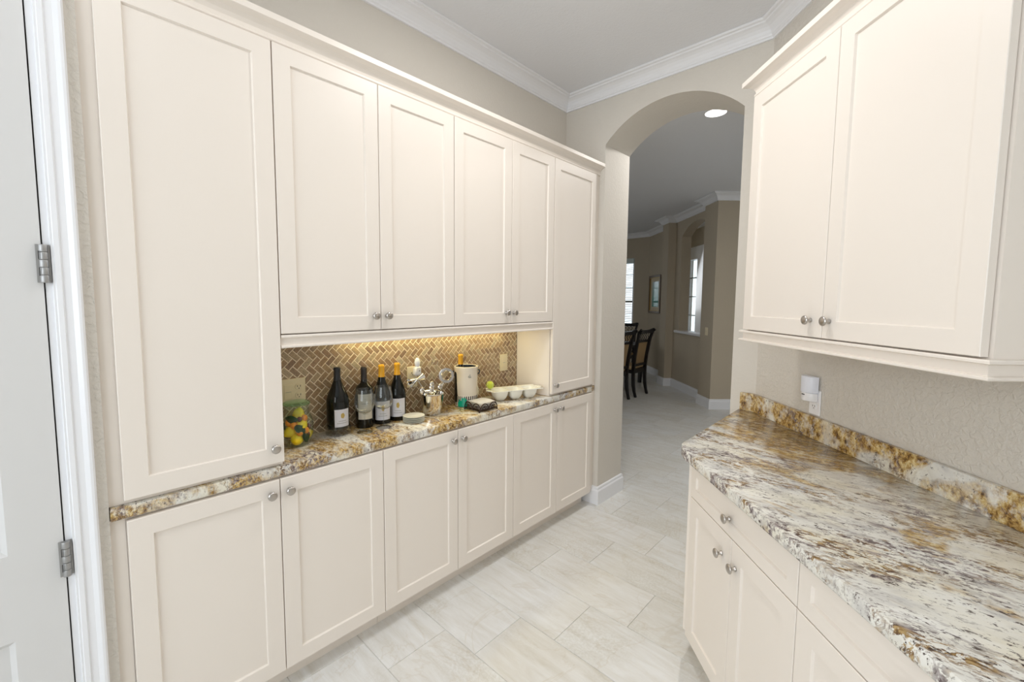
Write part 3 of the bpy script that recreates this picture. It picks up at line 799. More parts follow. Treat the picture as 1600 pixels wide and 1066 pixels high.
for idx, (cx_, cy_, kind, full, pp) in enumerate(tiles):
    if idx < 300:
        if full and kind in shared: me = shared[kind]
        else:
            bm = bmesh.new(); tile_geo(bm, pp, cx_, cy_); bmesh.ops.recalc_face_normals(bm, faces=bm.faces)
            me = bpy.data.meshes.new('tile'); bm.to_mesh(me); bm.free(); me.materials.append(M['tile'])
            if full: shared[kind] = me
        o = bpy.data.objects.new('tile', me); COL.objects.link(o); o.parent = spl
        o.location = (random.uniform(-0.0004, 0.0003), cx_, cy_)
    else: tile_geo(joined, pp, 0, 0, random.uniform(-0.0004, 0.0003))
o = link('tile_field', joined, 'tile_joined', spl); o['kind'] = 'stuff'
SX = XW + 0.001 + 0.0052      # face of the tiles

# ------------------------------------------------------------------ outlets and switches
def plate(name, label, cat, loc, rotz, w, h, gangs, mt='plate', style='outlet'):
    """local: x along wall, -y out of the wall, z up; origin at plate centre on the wall"""
    t = thing(name, label, cat, loc, rotz)
    bm = bmesh.new(); box(bm, (-w / 2, -0.006, -h / 2), (w / 2, 0, h / 2), 0.002); link('cover_plate', bm, mt, t)
    gw = 0.046
    for i in range(gangs):
        cx_ = (i - (gangs - 1) / 2) * gw
        if style == 'switch' or (style == 'mixed' and i == 0):
            s_ = link('rocker', bx((cx_ - 0.0165, -0.0085, -0.033), (cx_ + 0.0165, -0.0055, 0.033), 0.001), mt, t)
            bm = bmesh.new(); box(bm, (cx_ - 0.012, -0.0090, -0.001), (cx_ + 0.012, -0.0083, 0.001)); link('rocker_line', bm, 'grey_ink', s_)
        else:
            for dz in (-0.0195, 0.0195):
                bm = lathe([(0.0, 0), (0.0170, 0), (0.0170, 0.0025), (0.0160, 0.003), (0, 0.003)], 20, cap=False, sy=0.86)
                bmesh.ops.rotate(bm, verts=bm.verts, matrix=Matrix.Rotation(PI / 2, 3, 'X')); bmesh.ops.translate(bm, verts=bm.verts, vec=(cx_, -0.0055, dz))
                s_ = link('socket', bm, mt, t)
                bm = bmesh.new()
                for a in (-0.0065, 0.0065): box(bm, (cx_ + a - 0.0012, -0.0090, dz - 0.001), (cx_ + a + 0.0012, -0.0084, dz + 0.007))
                box(bm, (cx_ - 0.002, -0.0090, dz - 0.009), (cx_ + 0.002, -0.0084, dz - 0.005)); link('slot', bm, 'dark', s_)
    return t
plate('outlet_plate', 'almond double outlet plate on the tiles behind the fruit jar', 'outlet', (SX, 0.722, 1.132), PI / 2, 0.106, 0.117, 2, style='mixed')
plate('outlet_plate', 'almond single outlet plate behind the silver bucket and scoop', 'outlet', (SX, 1.354, 1.120), PI / 2, 0.066, 0.117, 1)
plate('switch_plate', 'almond plate on the tiles above the white dish', 'switch', (SX, 2.092, 1.127), PI / 2, 0.074, 0.114, 1, style='switch')
# plug-in air freshener
t = thing('air_freshener', 'white plug-in air freshener in the outlet behind the silver scoop', 'freshener', (SX, 1.372, 1.150), PI / 2)
bm = bmesh.new(); box(bm, (-0.021, -0.042, -0.022), (0.021, -0.0095, 0.030), 0.008); link('body', bm, 'white_plastic', t, smooth=True)
link('bulb_vial', ellipsoid((0, -0.028, 0.050), (0.017, 0.013, 0.028)), 'frost', t, smooth=True)
bm = lathe([(0, 0), (0.004, 0), (0.004, 0.002), (0, 0.002)], 12, cap=False); bmesh.ops.rotate(bm, verts=bm.verts, matrix=Matrix.Rotation(PI / 2, 3, 'X')); bmesh.ops.translate(bm, verts=bm.verts, vec=(0.004, -0.0420, 0.006)); link('dial', bm, 'grey_ink', t)
# outlet and night light on wall C
c_ = Cp(-1.975, WC_)
plate('outlet_plate', 'white single outlet plate on the right wall below the night light', 'outlet', (c_[0], c_[1], 1.082), ROTC, 0.070, 0.117, 1, mt='white_plastic')
c_ = Cp(-1.992, WC_ - 0.0092)
t = thing('night_light', 'white plug-in night light with frosted shade on the right wall', 'night light', (c_[0], c_[1], 1.100), ROTC)
def dshape(w, d, z0, z1, n=14, r0=1.0):
    pts = [(-w / 2, 0)] + [(-w / 2 * math.cos(PI * i / n), -d * math.sin(PI * i / n) ** 0.7 if 0 < i < n else 0.0) for i in range(1, n)] + [(w / 2, 0)]
    return prism(pts, z0, z1, 0.003, 2)
link('base', dshape(0.078, 0.038, -0.012, 0.026), 'white_plastic', t, smooth=True)
link('shade', dshape(0.084, 0.042, 0.027, 0.104), 'frost', t, smooth=True)
link('print', bx((-0.012, -0.0392, 0.0145), (0.006, -0.0368, 0.0185)), 'dark', t)
# far switch and outlet
p_ = D2(6.205, 3.13)
plate('switch_plate', 'small almond light switch on the pier beyond the archway', 'switch', (*p_, 1.12), -PI * 0.25 + PI, 0.075, 0.118, 1, style='switch').rotation_euler = (0, 0, PI * 0.75 - PI)
p_ = D2(8.60, 3.40)
plate('outlet_plate', 'small outlet low on the far wall under the framed picture', 'outlet', (*p_, 0.38), -PI * 0.25, 0.075, 0.118, 1)

# ------------------------------------------------------------------ things on the left counter
def curved_patch(bm, r, a0_, a1_, z0, z1, n=12, mi=0):
    vv = []
    for i in range(n + 1):
        a = a0_ + (a1_ - a0_) * i / n
        vv.append((bm.verts.new((r * math.cos(a), r * math.sin(a), z0)), bm.verts.new((r * math.cos(a), r * math.sin(a), z1))))
    for i in range(n): bm.faces.new((vv[i][0], vv[i + 1][0], vv[i + 1][1], vv[i][1])).material_index = mi
def bottle(name, label, x, y, R, hgt, shape, foil, lab, face, paper='paper', z=H, neck_only=False):
    """face: angle the label centre looks to; lab: (z0, z1, half angle)"""
    t = thing(name, label, 'bottle', (x, y, z), 0, 'wine bottles on the left counter' if not neck_only else None)
    k = hgt / 0.305
    if shape == 'burgundy':
        pr = [(0, 0.004), (R * 0.6, 0.001), (R * 0.93, 0.0), (R, 0.006), (R, 0.135 * k), (R * 0.97, 0.150 * k), (R * 0.88, 0.168 * k), (R * 0.72, 0.188 * k), (R * 0.56, 0.207 * k), (R * 0.44, 0.226 * k), (0.0152, 0.246 * k), (0.0142, 0.262 * k), (0.0140, 0.290 * k), (0.0150, 0.2915 * k), (0.0150, 0.300 * k), (0.012, 0.305 * k), (0, 0.305 * k)]
    else:
        pr = [(0, 0.004), (R * 0.6, 0.001), (R * 0.93, 0.0), (R, 0.006), (R, 0.182 * k), (R * 0.985, 0.192 * k), (R * 0.90, 0.203 * k), (R * 0.68, 0.214 * k), (R * 0.46, 0.223 * k), (0.0150, 0.234 * k), (0.0142, 0.250 * k), (0.0140, 0.290 * k), (0.0150, 0.2915 * k), (0.0150, 0.300 * k), (0.012, 0.305 * k), (0, 0.305 * k)]
    link('glass_body', lathe(pr, 32, cap=False), 'bottle', t, smooth=True)
    # foil capsule over the neck
    zf = 0.242 * k; ins_ = [(r, zz) for r, zz in pr if zz > zf + 0.004 and r > 0]
    def rad_at(zz):
        for (ra, za), (rb, zb) in zip(pr, pr[1:]):
            if za <= zz <= zb and zb > za: return ra + (rb - ra) * (zz - za) / (zb - za)
        return 0.015
    fp = [(rad_at(zf) + 0.0006, zf)] + [(r + 0.0008, zz + 0.0003) for r, zz in ins_] + [(0, 0.3062 * k)]
    link('foil_capsule', lathe(fp, 28, cap=False), foil, t, smooth=True)
    if lab:
        z0, z1, ha = lab
        bm = bmesh.new(); curved_patch(bm, R + 0.0006, face - ha, face + ha, z0, z1, 16)
        lb = link('label', bm, paper, t, smooth=True)
        lb['label'] = 'white paper label with gold emblem' if paper == 'paper' else 'cream paper label'
        em = bmesh.new(); zc_ = z0 + (z1 - z0) * 0.64; n_ = 14
        cpt = []
        for i in range(n_):
            a = 2 * PI * i / n_; rr_ = 1.0 + 0.10 * math.cos(5 * a)
            ang = face + 0.20 * 0.9 * math.cos(a) * rr_; zz = zc_ + (z1 - z0) * 0.155 * math.sin(a) * rr_
            cpt.append(em.verts.new(((R + 0.0012) * math.cos(ang), (R + 0.0012) * math.sin(ang), zz)))
        em.faces.new(cpt)
        if paper == 'paper': link('emblem', em, 'gold_ink', lb)
        else: em.free()
        tx = bmesh.new()
        rows = [(0.34, 0.36), (0.22, 0.5)] if paper == 'paper' else [(0.80, 0.10), (0.62, 0.42), (0.34, 0.55), (0.22, 0.30)]
        for fz, wdt in rows:
            zz = z0 + (z1 - z0) * fz
            m_ = 9
            for i in range(m_):
                a = face - wdt + 2 * wdt * i / m_
                curved_patch(tx, R + 0.0011, a, a + 2 * wdt / m_ * 0.62, zz - 0.0016, zz + 0.0016, 2)
        link('lettering', tx, 'grey_ink', lb)
    return t
CA = lambda x, y: math.atan2(-y, -x)      # looking back towards the camera
bottle('wine_bottle', 'large black wine bottle with black foil at left, beside the fruit jar', -1.935, 0.896, 0.0500, 0.285, 'burgundy', 'foil_black', (0.012, 0.094, 0.72), CA(-1.945, 0.896) + 0.42, z=H + 0.030)
bottle('wine_bottle', 'dark straight-shouldered wine bottle with brown foil and tall cream label', -1.952, 1.040, 0.0425, 0.300, 'bordeaux', 'foil_brown', (0.045, 0.170, 0.85), CA(-1.95, 1.04) + 0.12, paper='paper_cream')
bottle('wine_bottle', 'wine bottle with amber foil directly behind the second wine glass', -1.955, 1.139, 0.0440, 0.300, 'burgundy', 'foil_gold', (0.022, 0.118, 0.95), CA(-1.955, 1.136) + 0.12)
bottle('wine_bottle', 'rightmost standing wine bottle with amber foil and gold-emblem label', -1.955, 1.231, 0.0440, 0.300, 'burgundy', 'foil_gold', (0.022, 0.118, 0.95), CA(-1.955, 1.227) + 0.05)
# clear stand beneath the large bottle
bm = lathe([(0, 0), (0.054, 0), (0.056, 0.002), (0.056, 0.044), (0.0535, 0.044), (0.0525, 0.026), (0, 0.026)], 40, cap=False)
o = link('bottle_coaster', bm, 'glass', smooth=True); o.location = (-1.935, 0.896, H + 0.001); tag(o, 'clear round glass coaster under the large black bottle', 'coaster')
def wine_glass(label, x, y, k=1.0):
    t = thing('wine_glass', label, 'glass', (x, y, H), 0, 'empty wine glasses in front of the bottles')
    outer = [(0.028, 0.100), (0.038, 0.110), (0.0450, 0.126), (0.0470, 0.145), (0.0450, 0.168), (0.0400, 0.195), (0.0380, 0.208)]
    bowl = [(0.0, 0.0935), (0.012, 0.095)] + outer + [(r - 0.0014, z) for r, z in outer[::-1]] + [(0.011, 0.0965), (0, 0.0955)]
    b_ = link('bowl', lathe([(r, z * k) for r, z in bowl], 36, cap=False), 'glass', t, smooth=True)
    link('stem', lathe([(0.004, 0.006 * k), (0.0032, 0.03 * k), (0.0030, 0.07 * k), (0.0045, 0.088 * k), (0.010, 0.0934 * k)], 16), 'glass', t, smooth=True)
    link('foot', lathe([(0, 0.0005), (0.0375, 0.0005), (0.038, 0.0018), (0.020, 0.0035), (0.006, 0.0055), (0, 0.0059)], 32, cap=False), 'glass', t, smooth=True)
wine_glass('empty wine glass nearest the fruit jar, in front of the cream-label bottle', -1.862, 0.992)
wine_glass('empty wine glass in front of the left amber-foil bottle', -1.868, 1.096, 1.0)

# fruit jar
t = thing('fruit_jar', 'round greenish glass jar filled with lemons, kumquats and leaves', 'jar', (-1.905, 0.700, H))
JR = 0.066
ow = [(0, 0.0005), (0.040, 0.0005), (0.046, 0.003), (0.052, 0.012), (0.0615, 0.040), (JR, 0.070), (0.0655, 0.098), (0.060, 0.122), (0.051, 0.138), (0.0485, 0.146), (0.0490, 0.166), (0.052, 0.170), (0.052, 0.176), (0.049, 0.178)]
iw = [(0.0465, 0.177), (0.0462, 0.146), (0.0490, 0.137), (0.0575, 0.120), (0.0630, 0.098), (0.0635, 0.070), (0.059, 0.041), (0.050, 0.016), (0.044, 0.010), (0, 0.010)]
link('glass_body', lathe(ow + iw, 40, cap=False), 'jar_glass', t, smooth=True)
link('lid', lathe([(0, 0.1785), (0.050, 0.1785), (0.054, 0.181), (0.054, 0.187), (0.050, 0.190), (0.020, 0.192), (0, 0.192)], 36, cap=False), 'lid_glass', t, smooth=True)
link('rim_band', lathe([(0.0495, 0.148), (0.0515, 0.149), (0.0515, 0.153), (0.0495, 0.154)], 36, cap=False), 'jar_glass', t, smooth=True)
J = Vector((-1.905, 0.700, H))
ca = CA(-1.905, 0.70)
def jp(ang, r, z): return J + Vector((r * math.cos(ca + ang), r * math.sin(ca + ang), z))
def lemon(label, ang, r, z, rz, s=1.0, tilt=0.2):
    bm = lathe([(0, -0.0335), (0.004, -0.031), (0.010, -0.026), (0.018, -0.017), (0.0215, -0.004), (0.0212, 0.006), (0.017, 0.018), (0.009, 0.026), (0.004, 0.030), (0, 0.034)], 18, cap=False)
    o = link('lemon', bm, 'lemon', smooth=True); o.location = jp(ang, r, z); o.rotation_euler = (PI / 2 + tilt, 0, rz); o.scale = (s * 1.22, s * 1.22, s * 1.12)
    tag(o, label, 'lemon', 'lemons in the jar')
lemon('lemon at the bottom front of the jar', -0.05, 0.032, 0.036, ca + 1.45)
lemon('lemon at the left middle of the jar, against the cabinet side', -0.80, 0.034, 0.070, ca + 0.6, 0.95, 0.5)
lemon('lemon at the upper right front of the jar', 0.45, 0.032, 0.094, ca + 1.9, 0.95, 0.15)
lemon('lemon at the back right of the jar bottom', 1.9, 0.030, 0.040, ca + 0.2, 0.95)
lemon('lemon standing in the neck of the jar', 0.5, 0.012, 0.136, ca + 1.2, 0.88, 1.0)
lemon('lemon at the back of the jar, mid height', 2.7, 0.030, 0.085, ca + 0.7, 0.9)
def kum(label, ang, r, z, s=1.0, mt='orange', nm='kumquat', cat='kumquat'):
    o = link(nm, ellipsoid((0, 0, 0), (0.0142 * s, 0.0142 * s, 0.0160 * s)), mt, smooth=True); o.location = jp(ang, r, z); tag(o, label, cat, cat + 's in the jar')
kum('orange kumquat at the upper left of the jar', -0.85, 0.043, 0.108)
kum('orange kumquat between the two left lemons and the leaf', -0.25, 0.048, 0.098)
kum('orange kumquat low at centre, above the bottom lemon', 0.20, 0.049, 0.066, 0.95)
kum('orange kumquat at the right, beside the dark berries', 0.72, 0.049, 0.070, 0.95)
kum('orange kumquat at the top right under the rim', 0.80, 0.040, 0.122, 0.9)
kum('dark red berry at the right edge of the jar', 1.10, 0.048, 0.082, 0.85, 'plum', 'berry', 'berry')
kum('dark red berry low on the right of the jar', 0.95, 0.046, 0.048, 0.85, 'plum', 'berry', 'berry')
kum('dark red berry beside the top lemon', 0.2, 0.046, 0.122, 0.7, 'plum', 'berry', 'berry')
def leaf(label, ang, r, z, rot, s=1.0):
    bm = bmesh.new(); n_ = 8; rows = []
    for i in range(n_ + 1):
        u = i / n_; w_ = 0.013 * math.sin(PI * min(1, u * 0.97 + 0.03)) ** 0.8 if 0 < i < n_ else 0.0006
        b_ = 0.006 * math.sin(PI * u)
        rows.append([bm.verts.new((b_, -w_, u * 0.044 - 0.022)), bm.verts.new((b_ + 0.002, 0, u * 0.044 - 0.022)), bm.verts.new((b_, w_, u * 0.044 - 0.022))])
    for a, b in zip(rows, rows[1:]):
        for j in (0, 1): bm.faces.new((a[j], a[j + 1], b[j + 1], b[j]))
    bmesh.ops.solidify(bm, geom=bm.faces[:], thickness=0.0008)
    o = link('leaf', bm, 'leaf', smooth=True); o.location = jp(ang, r, z)
    o.rotation_euler = (Matrix.Rotation(ca + ang, 4, 'Z') @ Matrix.Rotation(rot, 4, 'X')).to_euler(); o.scale = (s, s, s)
    tag(o, label, 'leaf', 'leaves in the fruit jar')
leaf('dark green leaf at the centre of the jar', 0.15, 0.054, 0.084, 0.9, 1.3)
leaf('dark green leaf at the upper left of the jar', -0.45, 0.046, 0.126, 1.4, 1.25)
leaf('dark green leaf low on the right of the jar', 0.62, 0.050, 0.042, 0.4, 1.2)
leaf('dark green leaf near the left wall of the jar', -1.1, 0.052, 0.092, 0.2, 0.85)

# small plates
for i, nm in enumerate(('bottom plate of the small white stack, on the granite', 'second plate from the bottom in the small white stack', 'third plate from the bottom in the small white stack', 'topmost plate of the small white stack, faint pattern')):
    R_ = 0.056
    bm = lathe([(0, 0.0), (0.030, 0.0), (0.034, 0.0010), (R_ - 0.002, 0.0048), (R_, 0.0058), (R_, 0.0070), (R_ - 0.003, 0.0072), (0.036, 0.0034), (0, 0.0030)], 40, cap=False)
    t_ = thing('small_plate', nm, 'plate', (-1.848, 1.260, H + 0.0008 + 0.0088 * i), 0, 'small plates stacked on the left counter')
    link('plate_body', bm, 'white_ceramic', t_, smooth=True)
    link('rim_line', lathe([(R_ + 0.0003, 0.0064), (R_ + 0.0003, 0.0070), (R_ - 0.0006, 0.0073), (R_ - 0.0006, 0.0070)], 40, cap=False), 'grey_ink', t_, smooth=True)
bpy.data.materials['grey_ink'].node_tree.nodes['Principled BSDF'].inputs['Base Color'].default_value = (0.30, 0.31, 0.28, 1)

# silver ice bucket with bar tools
BX, BY = -1.912, 1.424
t = thing('ice_bucket', 'small polished silver bucket holding bar tools', 'bucket', (BX, BY, H))
pr = [(0, 0.001), (0.034, 0.001), (0.036, 0.003), (0.038, 0.012), (0.044, 0.055), (0.0485, 0.092), (0.0500, 0.098), (0.0530, 0.1005), (0.0530, 0.1035), (0.0500, 0.1045), (0.0480, 0.1025), (0.0465, 0.092), (0.042, 0.055), (0.0355, 0.012), (0.033, 0.007), (0, 0.007)]
link('bucket_body', lathe([(r * 1.36, z * 1.14) for r, z in pr], 40, cap=False), 'steel', t, smooth=True)
def bucket_tool(nm, label, cat, pts, rad, mt='steel', group=None, extra=None):
    t_ = thing(nm, label, cat, (BX, BY, H + 0.01), 0, group)
    bm = bmesh.new(); tube(bm, pts, rad, 8); link('handle', bm, mt, t_, smooth=True)
    if extra: extra(t_)
    return t_
def spoon_head(c, r, mtx=None):
    def f_(t_): link('bowl', ellipsoid(c, r, 14, 10, mtx=mtx), 'steel', t_, smooth=True)
    return f_
# double jigger standing out at the left, like a bow tie
def jig(t_):
    bm = lathe([(0.0240, -0.050), (0.0230, -0.046), (0.0075, -0.004), (0.0055, 0.0), (0.0070, 0.003), (0.0195, 0.034), (0.0205, 0.037), (0.0185, 0.037), (0.004, 0.004), (0.0, 0.002)], 20, cap=False)
    bmesh.ops.rotate(bm, verts=bm.verts, matrix=Matrix.Rotation(PI / 2 - 0.30, 3, 'X').to_4x4().to_3x3())
    bmesh.ops.rotate(bm, verts=bm.verts, matrix=Matrix.Rotation(PI, 3, 'Z'))
    bmesh.ops.translate(bm, verts=bm.verts, vec=(0.005, -0.098, 0.197)); link('jigger_cups', bm, 'steel', t_, smooth=True)
bucket_tool('jigger', 'silver double-cone jigger sticking out left of the bucket', 'bar tool', [(0.008, 0.010, 0.004), (0.006, -0.020, 0.07), (0.005, -0.052, 0.125), (0.005, -0.095, 0.190)], 0.0022, extra=jig)
# strainer: perforated ring on a handle
def strain(t_):
    cxx, cyy, czz = 0.012, 0.094, 0.195
    bm = bmesh.new(); N_ = 40
    outer = lathe([(0.0260, 0), (0.0400, 0), (0.0425, 0.0015), (0.0425, 0.0030), (0.0400, 0.0035), (0.0260, 0.0035), (0.0245, 0.002)], 40, cap=False)
    rm = Matrix.Rotation(CA(-1.9, 1.53), 3, 'Z') @ Matrix.Rotation(PI / 2, 3, 'Y')
    bmesh.ops.rotate(outer, verts=outer.verts, matrix=rm); bmesh.ops.translate(outer, verts=outer.verts, vec=(cxx, cyy, czz)); link('rim_plate', outer, 'nickel', t_, smooth=True)
    bm = bmesh.new(); pp = []
    for i in range(72):
        a = 2 * PI * i / 72; rr_ = 0.0275 + (0.0022 if i % 2 else -0.0022)
        v = rm @ Vector((rr_ * math.cos(a), rr_ * math.sin(a), 0.008)); pp.append(v + Vector((cxx, cyy, czz)))
    tube(bm, pp, 0.0016, 6, closed=True); link('spring_coil', bm, 'steel', t_, smooth=True)
bucket_tool('cocktail_strainer', 'round silver cocktail strainer leaning right of the bucket', 'strainer', [(-0.004, 0.005, 0.006), (0.002, 0.030, 0.075), (0.006, 0.055, 0.125), (0.010, 0.072, 0.158)], [0.004, 0.005, 0.006, 0.006], extra=strain)
def globe(t_):
    link('globe', ellipsoid((-0.012, 0.030, 0.272), (0.019, 0.019, 0.022)), 'glass', t_, smooth=True)
bucket_tool('glass_stirrer', 'clear glass stirrer with a ball top rising from the bucket', 'stirrer', [(-0.01, 0.0, 0.005), (-0.011, 0.012, 0.11), (-0.012, 0.026, 0.25)], 0.0028, 'glass', extra=globe)
tools = [('bar_spoon', 'silver bar spoon with upturned bowl at the left rim of the bucket', (0.010, -0.070, 0.128), 0.30), ('bar_spoon', 'silver spoon with round bowl at the centre of the bucket', (0.018, -0.014, 0.138), 0.05),
         ('bar_spoon', 'silver spoon leaning at the back of the bucket', (-0.022, 0.018, 0.146), 0.0), ('bar_spoon', 'silver spoon leaning right beneath the strainer', (0.010, 0.050, 0.134), -0.25), ('bar_spoon', 'silver spoon low outside the left rim of the bucket', (0.040, -0.030, 0.126), 0.5)]
for nm, lb, tip, a in tools:
    base = (tip[0] * 0.2, tip[1] * 0.25, 0.004)
    bucket_tool(nm, lb, 'spoon', [base, (tip[0] * 0.6, tip[1] * 0.6, 0.06), (tip[0], tip[1], tip[2] - 0.012)], 0.0022, group='silver spoons in the bucket',
                extra=spoon_head(tip, (0.007, 0.0155, 0.022), Matrix.Rotation(a, 4, 'X')))

# wine cooler crock
CX_, CY_ = -1.930, 1.692
t = thing('wine_cooler', 'tall cream stoneware wine cooler with black striped base and green splash', 'cooler', (CX_, CY_, H))
R_ = 0.069
pr = [(0, 0.001), (0.064, 0.001), (0.067, 0.003), (R_, 0.010), (R_, 0.066), (R_ - 0.001, 0.068), (R_ - 0.001, 0.070), (R_, 0.072), (R_ + 0.001, 0.150), (R_ + 0.002, 0.222), (R_ + 0.004, 0.232), (R_ + 0.003, 0.238), (R_ - 0.002, 0.240), (R_ - 0.006, 0.237)]
link('crock_body', lathe(pr, 48, cap=False), 'crock', t, smooth=True)
link('dark_lining', lathe([(R_ - 0.006, 0.2375), (R_ - 0.008, 0.228), (R_ - 0.009, 0.14), (R_ - 0.010, 0.02), (0, 0.02)], 48, cap=False), 'crock_in', t, smooth=True)
bm = bmesh.new(); NS = 34
for i in range(NS):
    a = 2 * PI * i / NS; curved_patch(bm, R_ + 0.0008, a, a + PI / NS, 0.010, 0.066, 2)
link('black_stripe', bm, 'black_stripe', t)
cf = CA(CX_, CY_)
bm = bmesh.new(); hs = [0.030, 0.046, 0.040, 0.058, 0.056, 0.060, 0.050, 0.034, 0.024]
for i, h_ in enumerate(hs):
    a = cf - 0.75 + i * 0.115; curved_patch(bm, R_ + 0.0016, a, a + 0.117, 0.003, h_, 2)
link('green_splash', bm, 'green', t, smooth=True)
bm = bmesh.new()
def on_crock(u, z, r=R_ + 0.0022): a = cf + 0.30 + u / R_; return (r * math.cos(a), r * math.sin(a), z)
pth = [(0.006 * math.sin(k * 0.9) + (0.003 if k > 5 else -0.001), 0.176 + 0.0024 * (9 - k)) for k in range(10)]
tube(bm, [on_crock(u, z) for u, z in pth], 0.0013, 6)
tube(bm, [on_crock(0.008 * math.cos(a), 0.183 + 0.0055 * math.sin(a)) for a in [2 * PI * i / 12 for i in range(12)]], 0.0011, 6, closed=True)
link('emblem', bm, 'grey_ink', t, smooth=True)
for sgn, zz in ((1, 0.205), (-1, 0.196)):
    a = cf + sgn * 1.45; bm = bmesh.new()
    tube(bm, [((R_ + 0.001 + 0.012 * math.sin(PI * i / 8)) * math.cos(a), (R_ + 0.001 + 0.012 * math.sin(PI * i / 8)) * math.sin(a), zz + 0.013 * math.cos(PI * i / 8)) for i in range(9)], 0.0042, 8)
    link('ear_handle', bm, 'crock_in', t, smooth=True)
bm = bmesh.new(); curved_patch(bm, R_ + 0.0012, cf - 1.75, cf - 1.12, 0.070, 0.150, 8); link('navy_patch', bm, 'navy', t, smooth=True)
bottle('wine_bottle', 'wine bottle with amber foil standing inside the cream cooler', -1.940, 1.658, 0.0370, 0.285, 'bordeaux', 'foil_gold', None, 0, z=H + 0.0255, neck_only=True)
# white egg-shaped dish leaning behind the cooler on the right
o = link('white_dish', ellipsoid((0, 0, 0.055), (0.007, 0.036, 0.054)), 'white_ceramic', smooth=True); o.location = (-1.985, 1.815, H + 0.001); o.rotation_euler = (0, -0.05, 0)
tag(o, 'small pale oval dish standing behind the wine cooler on its right', 'dish')

# napkin holder
NXp, NYp = -1.793, 1.687
ang = 0.0
t = thing('napkin_holder', 'dark bronze scrolled iron napkin holder in front of the cooler', 'napkin holder', (NXp, NYp, H), ang)
w_, l_ = 0.063, 0.070
bm = bmesh.new()
for sx in (-1, 1):
    for sy in (-1, 1):
        lathe([(0.004, 0), (0.005, 0.002), (0.004, 0.008)], 10, loc=(sx * w_, sy * l_, 0), bm=bm)
link('foot', bm, 'iron', t)
bm = bmesh.new()
tube(bm, [(-w_, -l_, 0.010), (w_, -l_, 0.010), (w_, l_, 0.010), (-w_, l_, 0.010)], 0.0034, 8, closed=True)
for k in range(-3, 4): tube(bm, [(-w_, k * 0.018, 0.010), (w_, k * 0.018, 0.010)], 0.0016, 6)
link('base_frame', bm, 'iron', t, smooth=True)
for side in range(4):
    bm = bmesh.new(); Rm = Matrix.Rotation(side * PI / 2, 3, 'Z')
    for c in (-0.034, 0.034):
        arc_ = [(w_ + 0.004, c + 0.032 * math.cos(a), 0.011 + 0.036 * math.sin(a)) for a in [PI * i / 14 for i in range(15)]]
        tube(bm, [Rm @ Vector(p) for p in arc_], 0.0030, 7)
        sp_ = [(w_ + 0.004, c + (0.019 - 0.0011 * i) * math.cos(0.6 * i), 0.022 + (0.013 - 0.0008 * i) * math.sin(0.6 * i)) for i in range(13)]
        tube(bm, [Rm @ Vector(p) for p in sp_], 0.0022, 6)
        ellipsoid(Rm @ Vector((w_ + 0.005, c, 0.026)), (0.004, 0.004, 0.004), 8, 6, bm=bm)
    link('scroll_side', bm, 'iron', t, smooth=True)
tn = thing('napkin_stack', 'stack of white paper napkins lying in the bronze holder', 'napkins', (NXp, NYp, H + 0.0145), ang)
for k in range(7):
    bm = bmesh.new(); n_ = 8; hw_ = 0.059
    g_ = [[bm.verts.new((hw_ * (2 * i / n_ - 1), hw_ * (2 * j / n_ - 1), 0.0052 * k + (0.010 * (0.3 + 0.14 * k)) * math.exp(-(((i / n_ - 0.5) * 2.2) ** 2)) * 0.6 + random.uniform(0, 0.0006))) for j in range(n_ + 1)] for i in range(n_ + 1)]
    for i in range(n_):
        for j in range(n_): bm.faces.new((g_[i][j], g_[i + 1][j], g_[i + 1][j + 1], g_[i][j + 1]))
    bmesh.ops.solidify(bm, geom=bm.faces[:], thickness=0.0040)
    o = link('napkin', bm, 'napkin', tn, smooth=True); o.rotation_euler = (0, 0, random.uniform(-0.05, 0.05))

# three-compartment white dish
dd = Vector((0.13, 0.33, 0)).normalized()
DA = math.atan2(dd.y, dd.x)
t = thing('serving_dish', 'long white ceramic dish with three square wells', 'dish', (-1.835, 2.022, H), DA)
bm = bmesh.new(); LL, WW = 0.172, 0.066; hz = 0.0655
def rrect(cx_, hw_, hh_, r, z, n=4):
    o_ = []
    for (sx, sy, a0_) in ((1, 1, 0), (-1, 1, PI / 2), (-1, -1, PI), (1, -1, 1.5 * PI)):
        for i in range(n + 1):
            a = a0_ + PI / 2 * i / n; o_.append((cx_ + sx * (hw_ - r) + r * math.cos(a), sy * (hh_ - r) + r * math.sin(a), z))
    return o_
for c in (-0.104, 0.0, 0.104):
    prof = [(0.018, 0.020, 0.0), (0.025, 0.028, 0.003), (0.036, 0.040, 0.018), (0.043, 0.048, 0.036), (0.0470, 0.0530, hz - 0.002), (0.0450, 0.0510, hz - 0.001), (0.0405, 0.045, 0.036), (0.033, 0.037, 0.020), (0.024, 0.027, 0.008), (0.016, 0.018, 0.005)]
    rg = [[bm.verts.new(p) for p in rrect(c, a, b, min(a, b) * 0.55, z)] for a, b, z in prof]
    for A1, B1 in zip(rg, rg[1:]):
        for i in range(len(A1)): bm.faces.new((A1[i], A1[(i + 1) % len(A1)], B1[(i + 1) % len(A1)], B1[i]))
    bm.faces.new(rg[0]); bm.faces.new(rg[-1])
link('wells', bm, 'white_ceramic', t, smooth=True)
bm = bmesh.new()
